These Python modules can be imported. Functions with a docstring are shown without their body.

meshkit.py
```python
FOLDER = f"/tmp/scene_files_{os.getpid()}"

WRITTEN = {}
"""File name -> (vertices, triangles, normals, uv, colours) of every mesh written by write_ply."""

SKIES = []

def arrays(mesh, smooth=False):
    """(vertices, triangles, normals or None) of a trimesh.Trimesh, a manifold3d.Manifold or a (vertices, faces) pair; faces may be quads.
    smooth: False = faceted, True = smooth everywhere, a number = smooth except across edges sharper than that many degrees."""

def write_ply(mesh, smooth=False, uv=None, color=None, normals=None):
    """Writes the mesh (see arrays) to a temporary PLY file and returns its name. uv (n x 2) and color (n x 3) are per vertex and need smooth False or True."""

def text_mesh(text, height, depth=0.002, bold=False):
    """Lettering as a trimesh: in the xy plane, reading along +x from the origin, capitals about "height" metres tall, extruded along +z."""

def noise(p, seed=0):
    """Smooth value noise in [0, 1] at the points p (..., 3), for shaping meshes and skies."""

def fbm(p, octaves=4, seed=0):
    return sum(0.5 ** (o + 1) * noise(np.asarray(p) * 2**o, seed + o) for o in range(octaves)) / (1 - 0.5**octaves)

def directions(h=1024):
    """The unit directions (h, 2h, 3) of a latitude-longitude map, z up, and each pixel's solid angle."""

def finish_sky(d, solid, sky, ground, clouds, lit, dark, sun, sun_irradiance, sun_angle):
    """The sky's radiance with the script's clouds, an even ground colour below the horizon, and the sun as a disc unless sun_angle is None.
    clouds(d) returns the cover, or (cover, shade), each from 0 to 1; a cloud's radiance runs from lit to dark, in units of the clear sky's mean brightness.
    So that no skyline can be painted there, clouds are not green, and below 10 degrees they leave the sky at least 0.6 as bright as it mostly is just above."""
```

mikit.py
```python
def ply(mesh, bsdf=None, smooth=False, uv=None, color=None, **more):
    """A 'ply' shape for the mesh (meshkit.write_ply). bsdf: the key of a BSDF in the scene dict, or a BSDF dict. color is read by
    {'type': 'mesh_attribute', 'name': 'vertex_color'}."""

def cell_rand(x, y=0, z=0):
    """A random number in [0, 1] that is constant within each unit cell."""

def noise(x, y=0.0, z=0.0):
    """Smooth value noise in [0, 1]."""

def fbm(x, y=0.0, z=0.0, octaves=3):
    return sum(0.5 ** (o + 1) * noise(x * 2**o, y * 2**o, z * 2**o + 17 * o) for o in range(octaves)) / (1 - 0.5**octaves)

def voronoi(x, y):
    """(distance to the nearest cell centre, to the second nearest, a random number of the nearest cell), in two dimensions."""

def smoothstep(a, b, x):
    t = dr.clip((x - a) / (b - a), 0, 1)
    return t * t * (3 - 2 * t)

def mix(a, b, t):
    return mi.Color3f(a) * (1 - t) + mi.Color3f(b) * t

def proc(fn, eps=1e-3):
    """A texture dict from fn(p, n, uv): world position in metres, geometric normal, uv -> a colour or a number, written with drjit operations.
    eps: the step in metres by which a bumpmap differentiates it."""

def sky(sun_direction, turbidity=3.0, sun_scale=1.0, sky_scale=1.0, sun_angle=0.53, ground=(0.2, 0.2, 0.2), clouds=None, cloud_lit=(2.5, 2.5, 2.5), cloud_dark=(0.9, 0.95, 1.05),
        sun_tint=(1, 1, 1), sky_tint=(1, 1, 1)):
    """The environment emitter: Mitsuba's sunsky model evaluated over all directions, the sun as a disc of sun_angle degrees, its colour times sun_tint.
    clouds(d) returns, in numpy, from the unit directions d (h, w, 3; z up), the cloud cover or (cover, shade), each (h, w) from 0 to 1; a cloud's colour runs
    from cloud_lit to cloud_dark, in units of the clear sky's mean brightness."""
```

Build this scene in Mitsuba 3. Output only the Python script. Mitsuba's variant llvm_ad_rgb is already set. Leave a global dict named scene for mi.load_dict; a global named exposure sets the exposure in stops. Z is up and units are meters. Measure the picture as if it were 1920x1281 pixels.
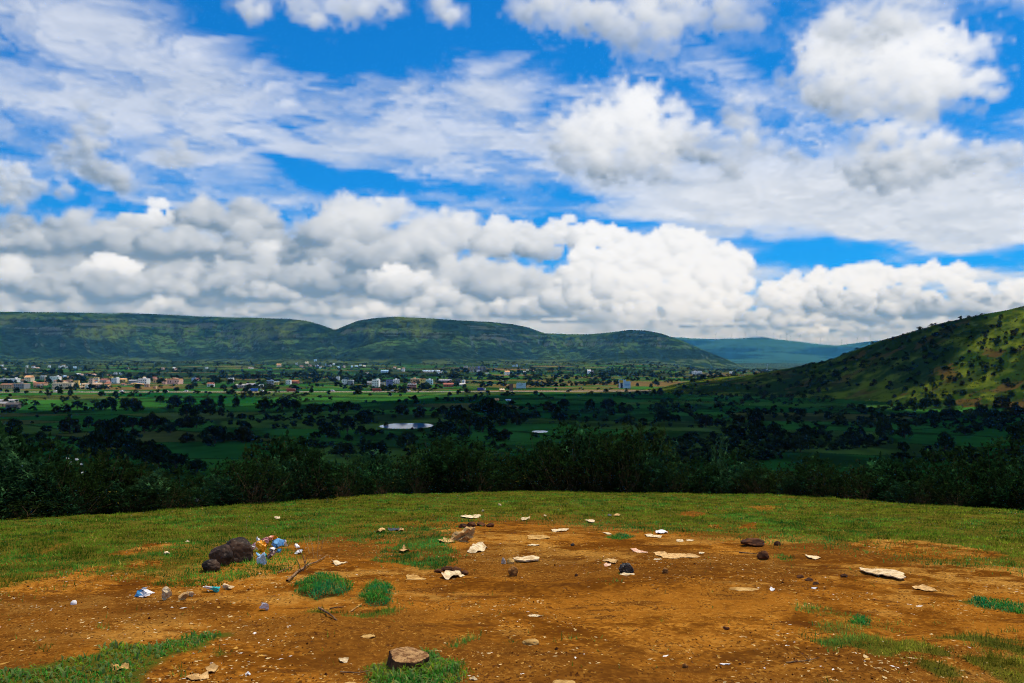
import math
import random
import numpy as np
import trimesh
import drjit as dr
import mitsuba as mi
import mikit
import meshkit
from mikit import proc, noise, fbm, voronoi, cell_rand, smoothstep, mix

T = mi.ScalarTransform4f
scene, labels = {}, {}

# ---------------------------------------------------------------- camera, sky, sun, exposure
EYE = 40.0                                   # metres of the hilltop eye above the valley floor
PITCH = 1.058                                # degrees upwards
scene['camera'] = {'type': 'perspective', 'fov': 61.98, 'fov_axis': 'x', 'near_clip': 0.3, 'far_clip': 60000.0,
                   'to_world': T().look_at(origin=[0, 0, EYE], target=[0, 100, EYE + 100 * math.tan(math.radians(PITCH))], up=[0, 0, 1]),
                   'medium': {'type': 'ref', 'id': 'valley_air'}}
exposure = 1.42
SUN_AZ, SUN_EL = 55.0, 66.0                  # high, to the right and a little in front of the camera
SUN = np.array([math.sin(math.radians(SUN_AZ)) * math.cos(math.radians(SUN_EL)), math.cos(math.radians(SUN_AZ)) * math.cos(math.radians(SUN_EL)), math.sin(math.radians(SUN_EL))])

# clouds by azimuth (degrees, right of straight ahead) and elevation: cumulus lumps (azimuth, elevation, radius, shade), looser puffs (..., opacity), thin high sheets and gaps
BANK = [(5.43, 7.98, 1.14, 0), (6.78, 7.71, 1.28, 0), (8.12, 6.99, 1.27, 0), (10.11, 7.44, 1.19, 0), (11.74, 7.16, 1.39, 0), (13.55, 6.32, 1.37, 0), (14.89, 6.04, 0.95, 0.02), (5.08, 6.58, 1.21, 0.04), (6.96, 6.03, 1.42, 0.02),
    (9.31, 5.82, 1.55, 0), (11.67, 5.43, 1.6, 0), (13.72, 4.8, 1.44, 0.03), (15.13, 4.66, 0.82, 0.1), (4.47, 4.99, 1.57, 0.3), (6.78, 4.44, 1.56, 0.15), (8.89, 4.07, 1.62, 0.12), (11.15, 3.69, 1.6, 0.08),
    (13.21, 3.31, 1.45, 0.1), (14.73, 3.46, 1.02, 0.22), (5.72, 3.39, 1.78, 0.42), (3.58, 3.93, 1.79, 0.45), (8.19, 2.91, 1.41, 0.3), (16.88, 4.11, 0.81, 0.12), (18.19, 4.59, 0.8, 0.04), (19.63, 4.82, 0.82, 0),
    (21.21, 4.93, 0.87, 0), (22.5, 5.12, 0.83, 0), (23.72, 4.91, 0.85, 0), (25.2, 4.85, 0.86, 0), (26.36, 5.06, 0.73, 0), (27.5, 4.7, 0.96, 0), (28.62, 3.93, 0.65, 0.02), (30.33, 3.86, 0.58, 0.05), (31.26, 3.98, 0.74, 0.02),
    (17.54, 3.76, 0.93, 0.1), (19.31, 3.89, 0.99, 0.08), (20.58, 3.95, 0.84, 0.05), (22.44, 4.14, 0.96, 0), (19.95, 3.3, 1.11, 0.5), (21.83, 3.46, 0.83, 0.5), (24.02, 3.53, 0.94, 0.5), (25.02, 3.57, 0.8, 0.42),
    (26.16, 3.21, 0.91, 0.5), (27.87, 3.55, 0.72, 0.5), (29.12, 3.44, 0.53, 0.5), (30.2, 3.22, 0.75, 0.5), (18.35, 3.06, 0.86, 0.35), (23.05, 2.8, 1.27, 0.55), (31.26, 2.91, 0.85, 0.5)]
HEAPS = [(-18.67, 11, 8.1, 2.74, 0.42, 0.55), (-22.75, 9.95, 8.21, 1.89, 0, 0.3), (-27.45, 8.99, 6.34, 3.53, 0.28, 0.5), (-30.47, 8.44, 6.16, 1.6, 0.3, 0.5), (-24.55, 8.74, 6.49, 2.08, 0.3, 0.52),
    (-9.24, 11.69, 7.39, 3.67, 0.02, 0.42), (-3.94, 10.09, 7.12, 3.57, 0.2, 0.46), (3.29, 10.41, 7.12, 1.86, 0.03, 0.38), (0.18, 10.08, 6.78, 2.22, 0.12, 0.42), (-14.05, 8.97, 5.89, 4.05, 0.36, 0.55),
    (-21.21, 8.63, 6.33, 2.49, 0.35, 0.55), (-16.72, 9.19, 6.84, 2.3, 0.38, 0.55), (-11.32, 8.72, 5.96, 3.1, 0.3, 0.5), (-7.13, 8.82, 6.38, 2.82, 0.22, 0.48), (-25, 6.66, 4.06, 2.5, 0, 0.48),
    (-29.93, 5.88, 4.03, 1.67, 0.04, 0.48), (-16.55, 7.45, 4.73, 3.29, 0.14, 0.52), (-22.75, 5.67, 3.63, 2.13, 0.22, 0.5), (-7.31, 6.94, 3.91, 2.54, 0, 0.46), (-12.01, 7.05, 4.38, 3.09, 0.3, 0.54),
    (-2.87, 7.2, 4.47, 3.22, 0.28, 0.52), (0.9, 6.85, 3.94, 3.01, 0.25, 0.5), (-19.63, 6.06, 4.05, 2.54, 0.34, 0.54), (-27.73, 5.38, 3.49, 1.97, 0.34, 0.54), (3.58, 6.06, 3.57, 2.14, 0.25, 0.5),
    (-21.83, 4.05, 2.59, 2.22, 0.04, 0.42), (-27.16, 3.98, 2.49, 2.55, 0.28, 0.5), (-16.39, 5.15, 3.71, 1.98, 0.16, 0.48), (-9.24, 3.78, 2.69, 1.82, 0.03, 0.38), (-14.05, 3.96, 2.71, 2.83, 0.22, 0.48),
    (-4.65, 5.06, 3.36, 1.85, 0.12, 0.44), (-1.97, 4.08, 2.79, 3.01, 0.22, 0.48), (1.43, 4.47, 2.79, 3.01, 0.2, 0.48), (6.78, 3.56, 2.49, 2.83, 0.2, 0.48), (10.63, 3.24, 2.32, 3.12, 0.2, 0.46), (15.39, 3.62, 2.28, 2, 0.2, 0.46),
    (18.67, 2.99, 1.97, 2.7, 0.28, 0.48), (23.35, 2.76, 1.78, 2.72, 0.32, 0.5), (-29.39, 3.43, 2.5, 1.74, 0.12, 0.44), (-18.67, 3.39, 2.51, 1.93, 0.2, 0.46), (-6.43, 3.49, 2.56, 2.12, 0.2, 0.46),
    (4.29, 3.21, 2.36, 2.14, 0.2, 0.46), (20.58, 4.09, 2.62, 1.63, 0.42, 0.6), (24.55, 4.07, 2.54, 1.78, 0.4, 0.6), (27.73, 3.96, 2.54, 1.24, 0.4, 0.6), (22.13, 3.65, 2.46, 1.23, 0.42, 0.58),
    (29.93, 3.54, 2.42, 1.08, 0.42, 0.58), (13.38, 2.79, 2.02, 2.04, 0.2, 0.45), (27.16, 2.55, 1.66, 1.7, 0.35, 0.5), (29.39, 2.34, 1.56, 1.36, 0.3, 0.5)]
PUFFS = [(20.58, 18.16, 2.27, 0.12, 0.9), (23.05, 18.17, 2.47, 0.05, 0.95), (25.44, 17.71, 2.34, 0.05, 0.95), (27.45, 16.84, 1.98, 0.05, 0.95), (28.98, 15.6, 1.17, 0.12, 0.9), (19.95, 17.01, 1.63, 0.25, 0.8),
    (24.25, 16.22, 2.62, 0.2, 0.95), (21.83, 16.04, 1.92, 0.35, 0.8), (26.88, 15.45, 1.69, 0.25, 0.85), (22.44, 20.02, 1.91, 0.35, 0.5), (24.55, 20.3, 1.56, 0.35, 0.45), (7.13, 16.11, 1.98, 0.1, 0.9),
    (8.72, 16.37, 1.27, 0.05, 0.9), (5.36, 15, 2.07, 0.25, 0.9), (8.01, 14.75, 2.33, 0.08, 0.95), (10.29, 14.5, 1.96, 0.18, 0.9), (3.58, 14.3, 1.5, 0.35, 0.8), (7.13, 13.11, 2.06, 0.35, 0.9), (5.01, 13.33, 1.78, 0.4, 0.85),
    (9.59, 12.86, 1.97, 0.35, 0.85), (12.35, 13.74, 1.59, 0.5, 0.7), (15.06, 15.7, 1.22, 0.48, 0.6), (15.39, 14.54, 1.15, 0.5, 0.5), (14.22, 13.15, 1.71, 0.52, 0.65), (16.39, 13.34, 1.15, 0.45, 0.5),
    (18.35, 12.72, 0.53, 0.6, 0.6), (23.05, 13.44, 1.2, 0.48, 0.75), (24.85, 12.64, 1.74, 0.3, 0.85), (26.59, 12, 1.39, 0.4, 0.8), (28.43, 11.81, 1.06, 0.5, 0.7), (22.59, 11.75, 1.15, 0.6, 0.75), (24.85, 11.4, 1.67, 0.5, 0.8),
    (30.47, 11.43, 0.75, 0.55, 0.7), (1.43, 22.59, 1.43, 0.3, 0.7), (4.29, 22.23, 2.07, 0.25, 0.8), (7.84, 21.95, 2.47, 0.25, 0.85), (11.32, 21.9, 2.02, 0.3, 0.8), (15.06, 21.59, 1.57, 0.4, 0.6), (9.24, 20.65, 1.76, 0.4, 0.5),
    (-16.72, 21.88, 1.34, 0.2, 0.75), (-13.04, 22.22, 1.72, 0.15, 0.85), (-9.94, 22.68, 1.61, 0.15, 0.85), (-8.01, 22.3, 0.85, 0.25, 0.6), (-4.65, 22.44, 1.07, 0.3, 0.7), (-3.94, 21.78, 0.64, 0.3, 0.5),
    (-26.45, 12.78, 1.03, 0.85, 0.8), (-26.88, 11.67, 1.27, 0.9, 0.85), (-25.58, 11.02, 1.17, 0.85, 0.8), (-27.73, 12.04, 0.78, 0.8, 0.7), (-24.55, 10.48, 0.81, 0.8, 0.7), (-30.73, 10.36, 0.97, 0.7, 0.85),
    (-30.33, 9.35, 0.98, 0.65, 0.9), (-25.87, 14.07, 0.61, 0.75, 0.55), (-21.52, 12.47, 1.09, 0.6, 0.6), (-29.39, 9.9, 0.7, 0.7, 0.7), (-26.88, 14.85, 0.42, 0.7, 0.5), (-27.87, 9.73, 0.6, 0.75, 0.6)]
VEIL = [(-26.02, 15.41, 12.16, 4.83, -3, 0.34), (-27.73, 18.67, 7.3, 2.54, 0, 0.12), (-22.44, 18.54, 7.35, 2.98, -10, 0.08), (-18.67, 16.82, 5.15, 2.04, -20, 0.12), (-7.84, 15.92, 9.15, 2.66, 12, 0.52),
    (-2.15, 14.72, 7.88, 2.51, -8, 0.42), (-10.98, 14.14, 5.53, 1.41, -15, 0.3), (6.78, 11.93, 14.85, 2.14, 0, 0.45), (20.26, 9.17, 14.2, 3.03, -6, 0.85), (29.12, 8.4, 6.84, 3.76, 0, 0.6), (16.06, 17.36, 8.61, 2.07, 25, 0.28),
    (10.29, 19.02, 7.64, 1.41, 22, 0.25), (0, 18.03, 5.38, 2.15, 30, 0.25), (-16.06, 12.22, 6.62, 2.07, -14, 0.35), (-3.22, 10.44, 4.29, 0.64, -5, 0.3), (9.94, 9.96, 5.57, 0.78, -12, 0.35), (-14.05, 19.86, 5.4, 1.74, -5, -0.75),
    (-2.15, 20.57, 3.94, 1.79, 10, -0.7), (-9.24, 19.55, 5.24, 1.42, 0, -0.6), (-22.44, 14.22, 1.23, 0.66, 0, -0.8), (-16.06, 14.76, 4.3, 0.76, -6, -0.8), (-16.06, 13.04, 2.98, 0.62, -16, -0.8),
    (-10.98, 11.29, 4.15, 0.92, -14, -1.1), (-2.87, 11.31, 4.29, 0.93, -3, -1.1), (3.58, 9.05, 3.21, 0.72, -5, -0.7), (8.54, 8.97, 5.26, 0.64, 0, -0.7), (20.58, 6.35, 6.29, 1.01, 2, -1.3), (27.73, 5.54, 3.93, 0.7, 0, -1),
    (29.39, 17.83, 2.45, 2.81, 0, -0.9), (8.89, 19.88, 3.15, 1.2, -20, -0.35), (2.15, 16.05, 1.79, 0.72, -10, -0.7), (16.72, 18.09, 1.97, 1.17, 0, -0.5), (13.04, 20.4, 1.7, 1.05, 0, -0.4), (2.51, 20.87, 2.15, 1.07, 0, -0.35),
    (5.36, 18.6, 1.78, 0.89, 0, -0.3), (-21.52, 19.85, 2.48, 1, 0, -0.25)]


def sstep(a, b, x):
    t = np.clip((x - a) / (b - a), 0, 1)
    return t * t * (3 - 2 * t)


def sky_clouds(d):
    az = np.degrees(np.arctan2(d[..., 0], d[..., 1]))
    el = np.degrees(np.arcsin(np.clip(d[..., 2], -1, 1)))
    rng = np.random.default_rng(11)
    # the high thin sheet: streaks on a flat layer far up
    den = d[..., 2] + 0.10
    px, py = d[..., 0] / den, d[..., 1] / den
    wx = px + 0.5 * (meshkit.fbm(np.stack([px * 1.6, py * 1.6, px * 0 + 3.1], -1), 3, 5) - 0.5)
    wy = py + 0.5 * (meshkit.fbm(np.stack([px * 1.6, py * 1.6, px * 0 + 9.7], -1), 3, 6) - 0.5)
    ca, sa = math.cos(0.35), math.sin(0.35)
    streak = meshkit.fbm(np.stack([(wx * ca + wy * sa) * 2.0, (wy * ca - wx * sa) * 4.4, wx * 0], -1), 6, 21)
    lump = meshkit.fbm(np.stack([wx * 5.0, wy * 6.0, wx * 0 + 4], -1), 6, 22)
    jx = az + 5.0 * (meshkit.fbm(np.stack([az * 0.16, el * 0.22, az * 0 + 1.5], -1), 4, 31) - 0.5)
    jy = el + 2.6 * (meshkit.fbm(np.stack([az * 0.16, el * 0.22, az * 0 + 7.5], -1), 4, 32) - 0.5)
    field = 0.12 + 0 * az
    for a, e, rx, ry, tilt, w in VEIL:
        t = math.radians(tilt)
        x, y = jx - a, jy - e
        u, v = (x * math.cos(t) + y * math.sin(t)) / rx, (y * math.cos(t) - x * math.sin(t)) / ry
        field = field + (w if w > 0 else 0.82 * w) * np.exp(-1.1 * (u * u + v * v))
    away = sstep(34, 55, np.abs(az)) + sstep(26, 40, el)
    field = np.where(away > 0, field * (1 - np.clip(away, 0, 1)) + np.clip(away, 0, 1) * 0.25, field)
    veil = field + 1.8 * (streak - 0.5) + 1.15 * (lump - 0.5)
    qx, qy = az + 2.2 * (lump - 0.5) * 6, el + 1.2 * (streak - 0.5) * 6
    wisp = meshkit.fbm(np.stack([qx * 0.30 + qy * 0.15, qy * 0.75 - qx * 0.12, az * 0 + 2], -1), 5, 23)
    curd = meshkit.fbm(np.stack([qx * 0.95, qy * 1.5, az * 0 + 6], -1), 4, 24)
    veil = veil + 0.85 * (wisp - 0.5) + 0.65 * (curd - 0.5)
    smooth = sstep(4, 14, az) * sstep(13.5, 10.5, el)                       # the even sheet on the right
    veil = veil - smooth * (0.8 * (curd - 0.5) + 0.7 * (lump - 0.5)) + 0.25 * smooth * sstep(0.1, 0.5, field)
    cover = (0.72 + 0.18 * smooth) * sstep(-0.22, 1.10, veil)
    shade = np.clip(0.26 + 0.45 * (0.5 - lump) + 0.35 * (0.5 - curd) + 0.06 * sstep(16, 24, el), 0, 1)

    ed = meshkit.fbm(np.stack([az * 1.1, el * 1.4, az * 0 + 2], -1), 4, 41) - 0.5          # what frays the edges
    fine = meshkit.fbm(np.stack([az * 2.6, el * 3.0, az * 0 + 5], -1), 3, 42) - 0.5

    h, w = az.shape
    cols = az[0]
    rows = el[:, 0]

    def stamp(a, e, r, s, op, hard, gain, squash=1.0, fray=1.0):
        """One lump: a ball lit from above, from the right and from behind, its base grey."""
        c = np.nonzero(np.abs((cols - a + 180) % 360 - 180) < r * 1.5 / max(0.3, math.cos(math.radians(e))))[0]
        q = np.nonzero(np.abs(rows - e) < r * 1.5)[0]
        if not len(c) or not len(q):
            return
        ix = np.ix_(q, c)
        x = ((az[ix] - a + 180) % 360 - 180) / r * math.cos(math.radians(e))
        y = (el[ix] - e) / (r * squash)
        y = np.where(y < 0, y * 1.25, y)
        dd = np.sqrt(x * x + y * y) + fray * (0.55 * ed[ix] + 0.3 * fine[ix])
        al = op * sstep(1.0 + hard, 1.0 - hard, dd)
        nz = np.sqrt(np.clip(1 - dd * dd, 0, 1))
        lum = 0.30 * x + 0.80 * y + 0.30 * nz + 0.5 * fine[ix]
        sh = np.clip(s + gain * (0.18 - lum) * (0.40 + 0.9 * s), 0, 1)
        cover[ix] = cover[ix] * (1 - al) + al
        shade[ix] = shade[ix] * (1 - al) + al * sh

    # loose puffs, then others like them over the rest of the sky
    puffs = list(PUFFS)
    for _ in range(90):
        a, e = rng.uniform(-180, 180), 10 + 60 * rng.random() ** 1.5
        if abs(a) < 42 and e < 34:
            continue
        for k in range(6):
            puffs.append((a + rng.normal(0, 3.2), e + rng.normal(0, 1.0), rng.uniform(1.2, 2.8), rng.uniform(0.1, 0.5), rng.uniform(0.5, 0.9)))
    for a, e, r, s, op in puffs:
        stamp(a, e, r * 1.08, min(1, s + 0.08), op * 0.54, 0.52, 1.2, 0.8, 2.6)
        for k in range(7):
            t, f = rng.uniform(0, 2 * math.pi), rng.uniform(0.3, 0.9)
            stamp(a + f * r * math.cos(t), e + f * r * math.sin(t), r * rng.uniform(0.3, 0.5), np.clip(s + 0.04 - 0.26 * math.sin(t) * f - 0.06 * math.cos(t), 0, 1), op * 0.5, 0.36, 0.55, 0.9, 2.0)

    # the bank along the horizon: a grey mass, then rows of lumps from the back to the front
    top = np.interp(az, [-180, -60, -34, -22, -14, -6, 0, 4, 8, 12, 17, 34, 60, 180], [7, 8, 9.0, 8.2, 8.0, 7.6, 6.6, 5.4, 4.4, 4.2, 3.9, 3.6, 6, 7])
    base = sstep(0.5, -0.9, el - top + 3.0 * ed)
    cover[:] = cover * (1 - base) + base
    shade[:] = shade * (1 - base) + base * np.clip(0.60 + 0.6 * ed + 0.25 * fine, 0, 1)
    heaps = list(HEAPS)
    for _ in range(150):
        a = rng.uniform(-180, 180)
        if abs(a) > 33:
            e = rng.uniform(0.8, 7.5)
            heaps.append((a, e + rng.uniform(0.8, 2.2), e, rng.uniform(1.5, 3.6), rng.uniform(0, 0.3), rng.uniform(0.4, 0.55)))
    for k in range(70):                                # the lowest rows, seen edge on
        e = 0.2 + 1.9 * rng.random() ** 1.3
        s = rng.uniform(0.08, 0.36)
        heaps.append((rng.uniform(-180, 180) if k % 2 else rng.uniform(-33, 33), e + rng.uniform(0.25, 0.55), e, rng.uniform(1.4, 3.4), s, min(0.6, s + 0.3)))
    parts = [(e1, 0, (a, e0, e1, w, s0, s1)) for a, e0, e1, w, s0, s1 in heaps] + [(e - r, 1, (a, e, r, s)) for a, e, r, s in BANK]
    for _, kind, q in sorted(parts, key=lambda p: -p[0]):
        if kind:
            a, e, r, s = q
            stamp(a, e, r, s, 1.0, 0.10, 0.75, 0.85, 1.0)
            for k in range(9):
                t, f, rr = rng.uniform(-0.25, math.pi + 0.25), rng.uniform(0.3, 0.95), r * rng.uniform(0.16, 0.5)
                stamp(a + f * r * math.cos(t), e + f * r * 0.9 * math.sin(t), rr, np.clip(s + 0.22 * (0.45 - f * math.sin(t)) + rng.normal(0, 0.04), 0, 1), 0.8, 0.16, 0.62, 1.0, 0.9)
            continue
        a, e0, e1, w, s0, s1 = q                        # a heap: a heaped top over a flat grey base
        hgt = e0 - e1
        s0 = s0 + 0.22 * float(np.clip((3 - a) / 12, 0, 1)) * (s0 > 0.015)
        lumps = []
        for k in range(22):
            u = rng.uniform(-1, 1)
            cap = hgt * (1 - abs(u) ** 2.2) * rng.uniform(0.65, 1.0)
            v = rng.random() ** 0.8
            r = max(min(0.46 * hgt, 0.5 * w) * rng.uniform(0.5, 1.05), 0.30)
            lumps.append((a + u * w, e1 + max(cap * v - 0.5 * r, 0.1 * hgt), r, v * cap / hgt))
        for x, y, r, lift in sorted(lumps, key=lambda p: -p[1]):
            stamp(x, y, r, np.clip(1.65 * s1 + (1.2 * s0 - 1.65 * s1) * min(1, lift * 1.25) + rng.normal(0, 0.04), 0, 1), 0.9, 0.15 + 0.24 * (s0 > 0.2), 0.50, 0.74 if hgt > 0.9 else 0.45, 1.8)
    crumple = meshkit.fbm(np.stack([jx * 0.9, jy * 1.6, az * 0 + 3], -1), 4, 51) - 0.5
    broad = meshkit.fbm(np.stack([az * 0.20, el * 0.5, az * 0 + 8], -1), 3, 52) - 0.5
    inbank = base * sstep(0.06, 0.25, shade)
    left = sstep(8, -14, az) * inbank
    shade = shade + inbank * (0.22 * crumple + 0.22 * broad) + left * (0.03 + 0.2 * broad)
    low = sstep(2.6, 0.4, el)
    shade = shade * (1 - 0.25 * low) + 0.25 * low * 0.45
    return np.clip(cover, 0, 1), np.clip(shade, 0, 1)


CLOUD_LIT, CLOUD_DARK = (3.72, 3.82, 4.0), (0.68, 1.05, 1.50)
SKY_TINT = (0.05, 0.86, 1.62)
scene['sky'] = mikit.sky(SUN.tolist(), turbidity=3.0, sun_angle=0.6, clouds=sky_clouds, cloud_lit=CLOUD_LIT, cloud_dark=CLOUD_DARK, sky_tint=SKY_TINT, ground=(0.06, 0.09, 0.04))


# ---------------------------------------------------------------- helpers
def numbered(name):
    if name not in scene and name not in labels and not any(k.startswith(name + '__') for k in scene):
        return name
    used[name] = used.get(name, 0) + 1
    return f'{name}_{used[name]:03d}'


used = {}


def tag(key, label=None, category=None, group=None, kind=None):
    labels[key] = {k: v for k, v in (('label', label), ('category', category), ('group', group), ('kind', kind)) if v}
    return key


def rgb(r, g=None, b=None):
    return {'type': 'rgb', 'value': [r, g, b] if g is not None else list(r)}


def two(b):
    return {'type': 'twosided', 'bsdf': b}


def matte(key, color, rough=0.8, spec=0.2, **more):
    c = color if isinstance(color, dict) else rgb(color)
    scene[key] = two({'type': 'principled', 'base_color': c, 'roughness': rough, 'specular': spec, **more})


def N(x, y, f, seed=0, o=4):
    x, y = np.broadcast_arrays(np.asarray(x, float), np.asarray(y, float))
    return meshkit.fbm(np.stack([x * f, y * f, x * 0 + seed * 1.37], -1), o, seed)


def poly_sdf(poly, x, y):
    """Signed distance to a closed polygon, negative inside."""
    p = np.asarray(poly, float)
    q = np.roll(p, -1, 0)
    x, y = np.asarray(x, float), np.asarray(y, float)
    best = np.full(x.shape, 1e9)
    inside = np.zeros(x.shape, bool)
    for (ax, ay), (bx, by) in zip(p, q):
        ex, ey = bx - ax, by - ay
        t = np.clip(((x - ax) * ex + (y - ay) * ey) / (ex * ex + ey * ey), 0, 1)
        best = np.minimum(best, np.hypot(x - ax - t * ex, y - ay - t * ey))
        c = ((ay <= y) & (by > y)) | ((by <= y) & (ay > y))
        with np.errstate(divide='ignore', invalid='ignore'):
            inside ^= c & (x < ax + (y - ay) * ex / np.where(ey == 0, 1e-9, ey))
    return np.where(inside, -best, best)


# ---------------------------------------------------------------- terrain
CLEARING = [(-28, 10), (-17, 16), (-12, 20), (-9.5, 21.6), (-7.3, 25.4), (-4.9, 29.9), (0.4, 32.8), (8.4, 30.9), (13.7, 22.9), (20, 17), (28, 12), (34, -30), (-34, -30)]
RANGE_CREST = [(-60, 0.043), (-35.98, 0.0415), (-31, 0.0456), (-28.01, 0.0464), (-25.14, 0.0465), (-24.55, 0.0472), (-22.75, 0.0467), (-19.95, 0.0447), (-17.05, 0.0443), (-14.73, 0.0436), (-13.55, 0.0414), (-12.7, 0.0372),
               (-11.74, 0.0312), (-11.15, 0.0356), (-10.29, 0.0419), (-9.24, 0.0451), (-7.84, 0.0471), (-5.72, 0.0455), (-3.58, 0.0431), (-1.43, 0.0413), (0, 0.0388), (1.08, 0.035), (2.15, 0.0281), (3.58, 0.0269),
               (5.36, 0.0268), (6.78, 0.0292), (7.84, 0.0316), (8.89, 0.0309), (9.94, 0.0277), (11.32, 0.0202), (12.7, 0.011), (14.05, 0.0012), (15.23, -0.0085), (16.06, -0.0144), (18.03, -0.02), (30, -0.02)]
FAR_CREST = [(5, 0.016), (8.54, 0.0186), (11.32, 0.0215), (13.38, 0.0207), (15.39, 0.0217), (16.39, 0.0228), (17.21, 0.0203), (18.67, 0.0172), (19.95, 0.0141), (20.89, 0.0129), (21.83, 0.0151), (22.75, 0.0173), (24.85, 0.0204),
             (27.73, 0.0222), (45, 0.018)]
HILL_CREST = [(7.84, -0.0390), (9.94, -0.0345), (12.01, -0.0263), (13.38, -0.0231), (15.39, -0.0199), (16.72, -0.0156), (18.67, -0.0101), (20.58, -0.0012), (21.83, 0.007), (23.05, 0.0144), (23.96, 0.02), (24.85, 0.025),
              (26.02, 0.0315), (27.16, 0.0367), (28.29, 0.0408), (29.66, 0.0457), (31, 0.0515), (33.06, 0.0577), (36.67, 0.0652), (42.02, 0.0628), (52, 0.04), (62, 0.0), (70, -0.0390)]


PONDS = [(-62, 502, 15.5, 21), (15, 463, 4.2, 8)]       # centre and half sizes


def table(t, a):
    t = np.array(t)
    return np.interp(a, t[:, 0], t[:, 1])


def hill_parts(az, r):
    e = table(HILL_CREST, az)
    rc = 1010 + 60 * np.sin(np.radians(az * 9)) + 0 * r
    rb = np.interp(az, [8, 14, 20, 26, 34, 60], [960, 900, 820, 790, 720, 700]) + 20 * np.sin(np.radians(az * 23))
    zc = EYE + e * rc
    t = np.clip((r - rb) / (rc - rb), 0, 1)
    g = 0.55 * t + 0.45 * t * t * (3 - 2 * t)
    z = np.maximum(zc, 0) * g - np.maximum(r - rc, 0) * 0.10
    return np.where((az > 7.8) & (az < 70), np.maximum(z, 0), 0)


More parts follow.
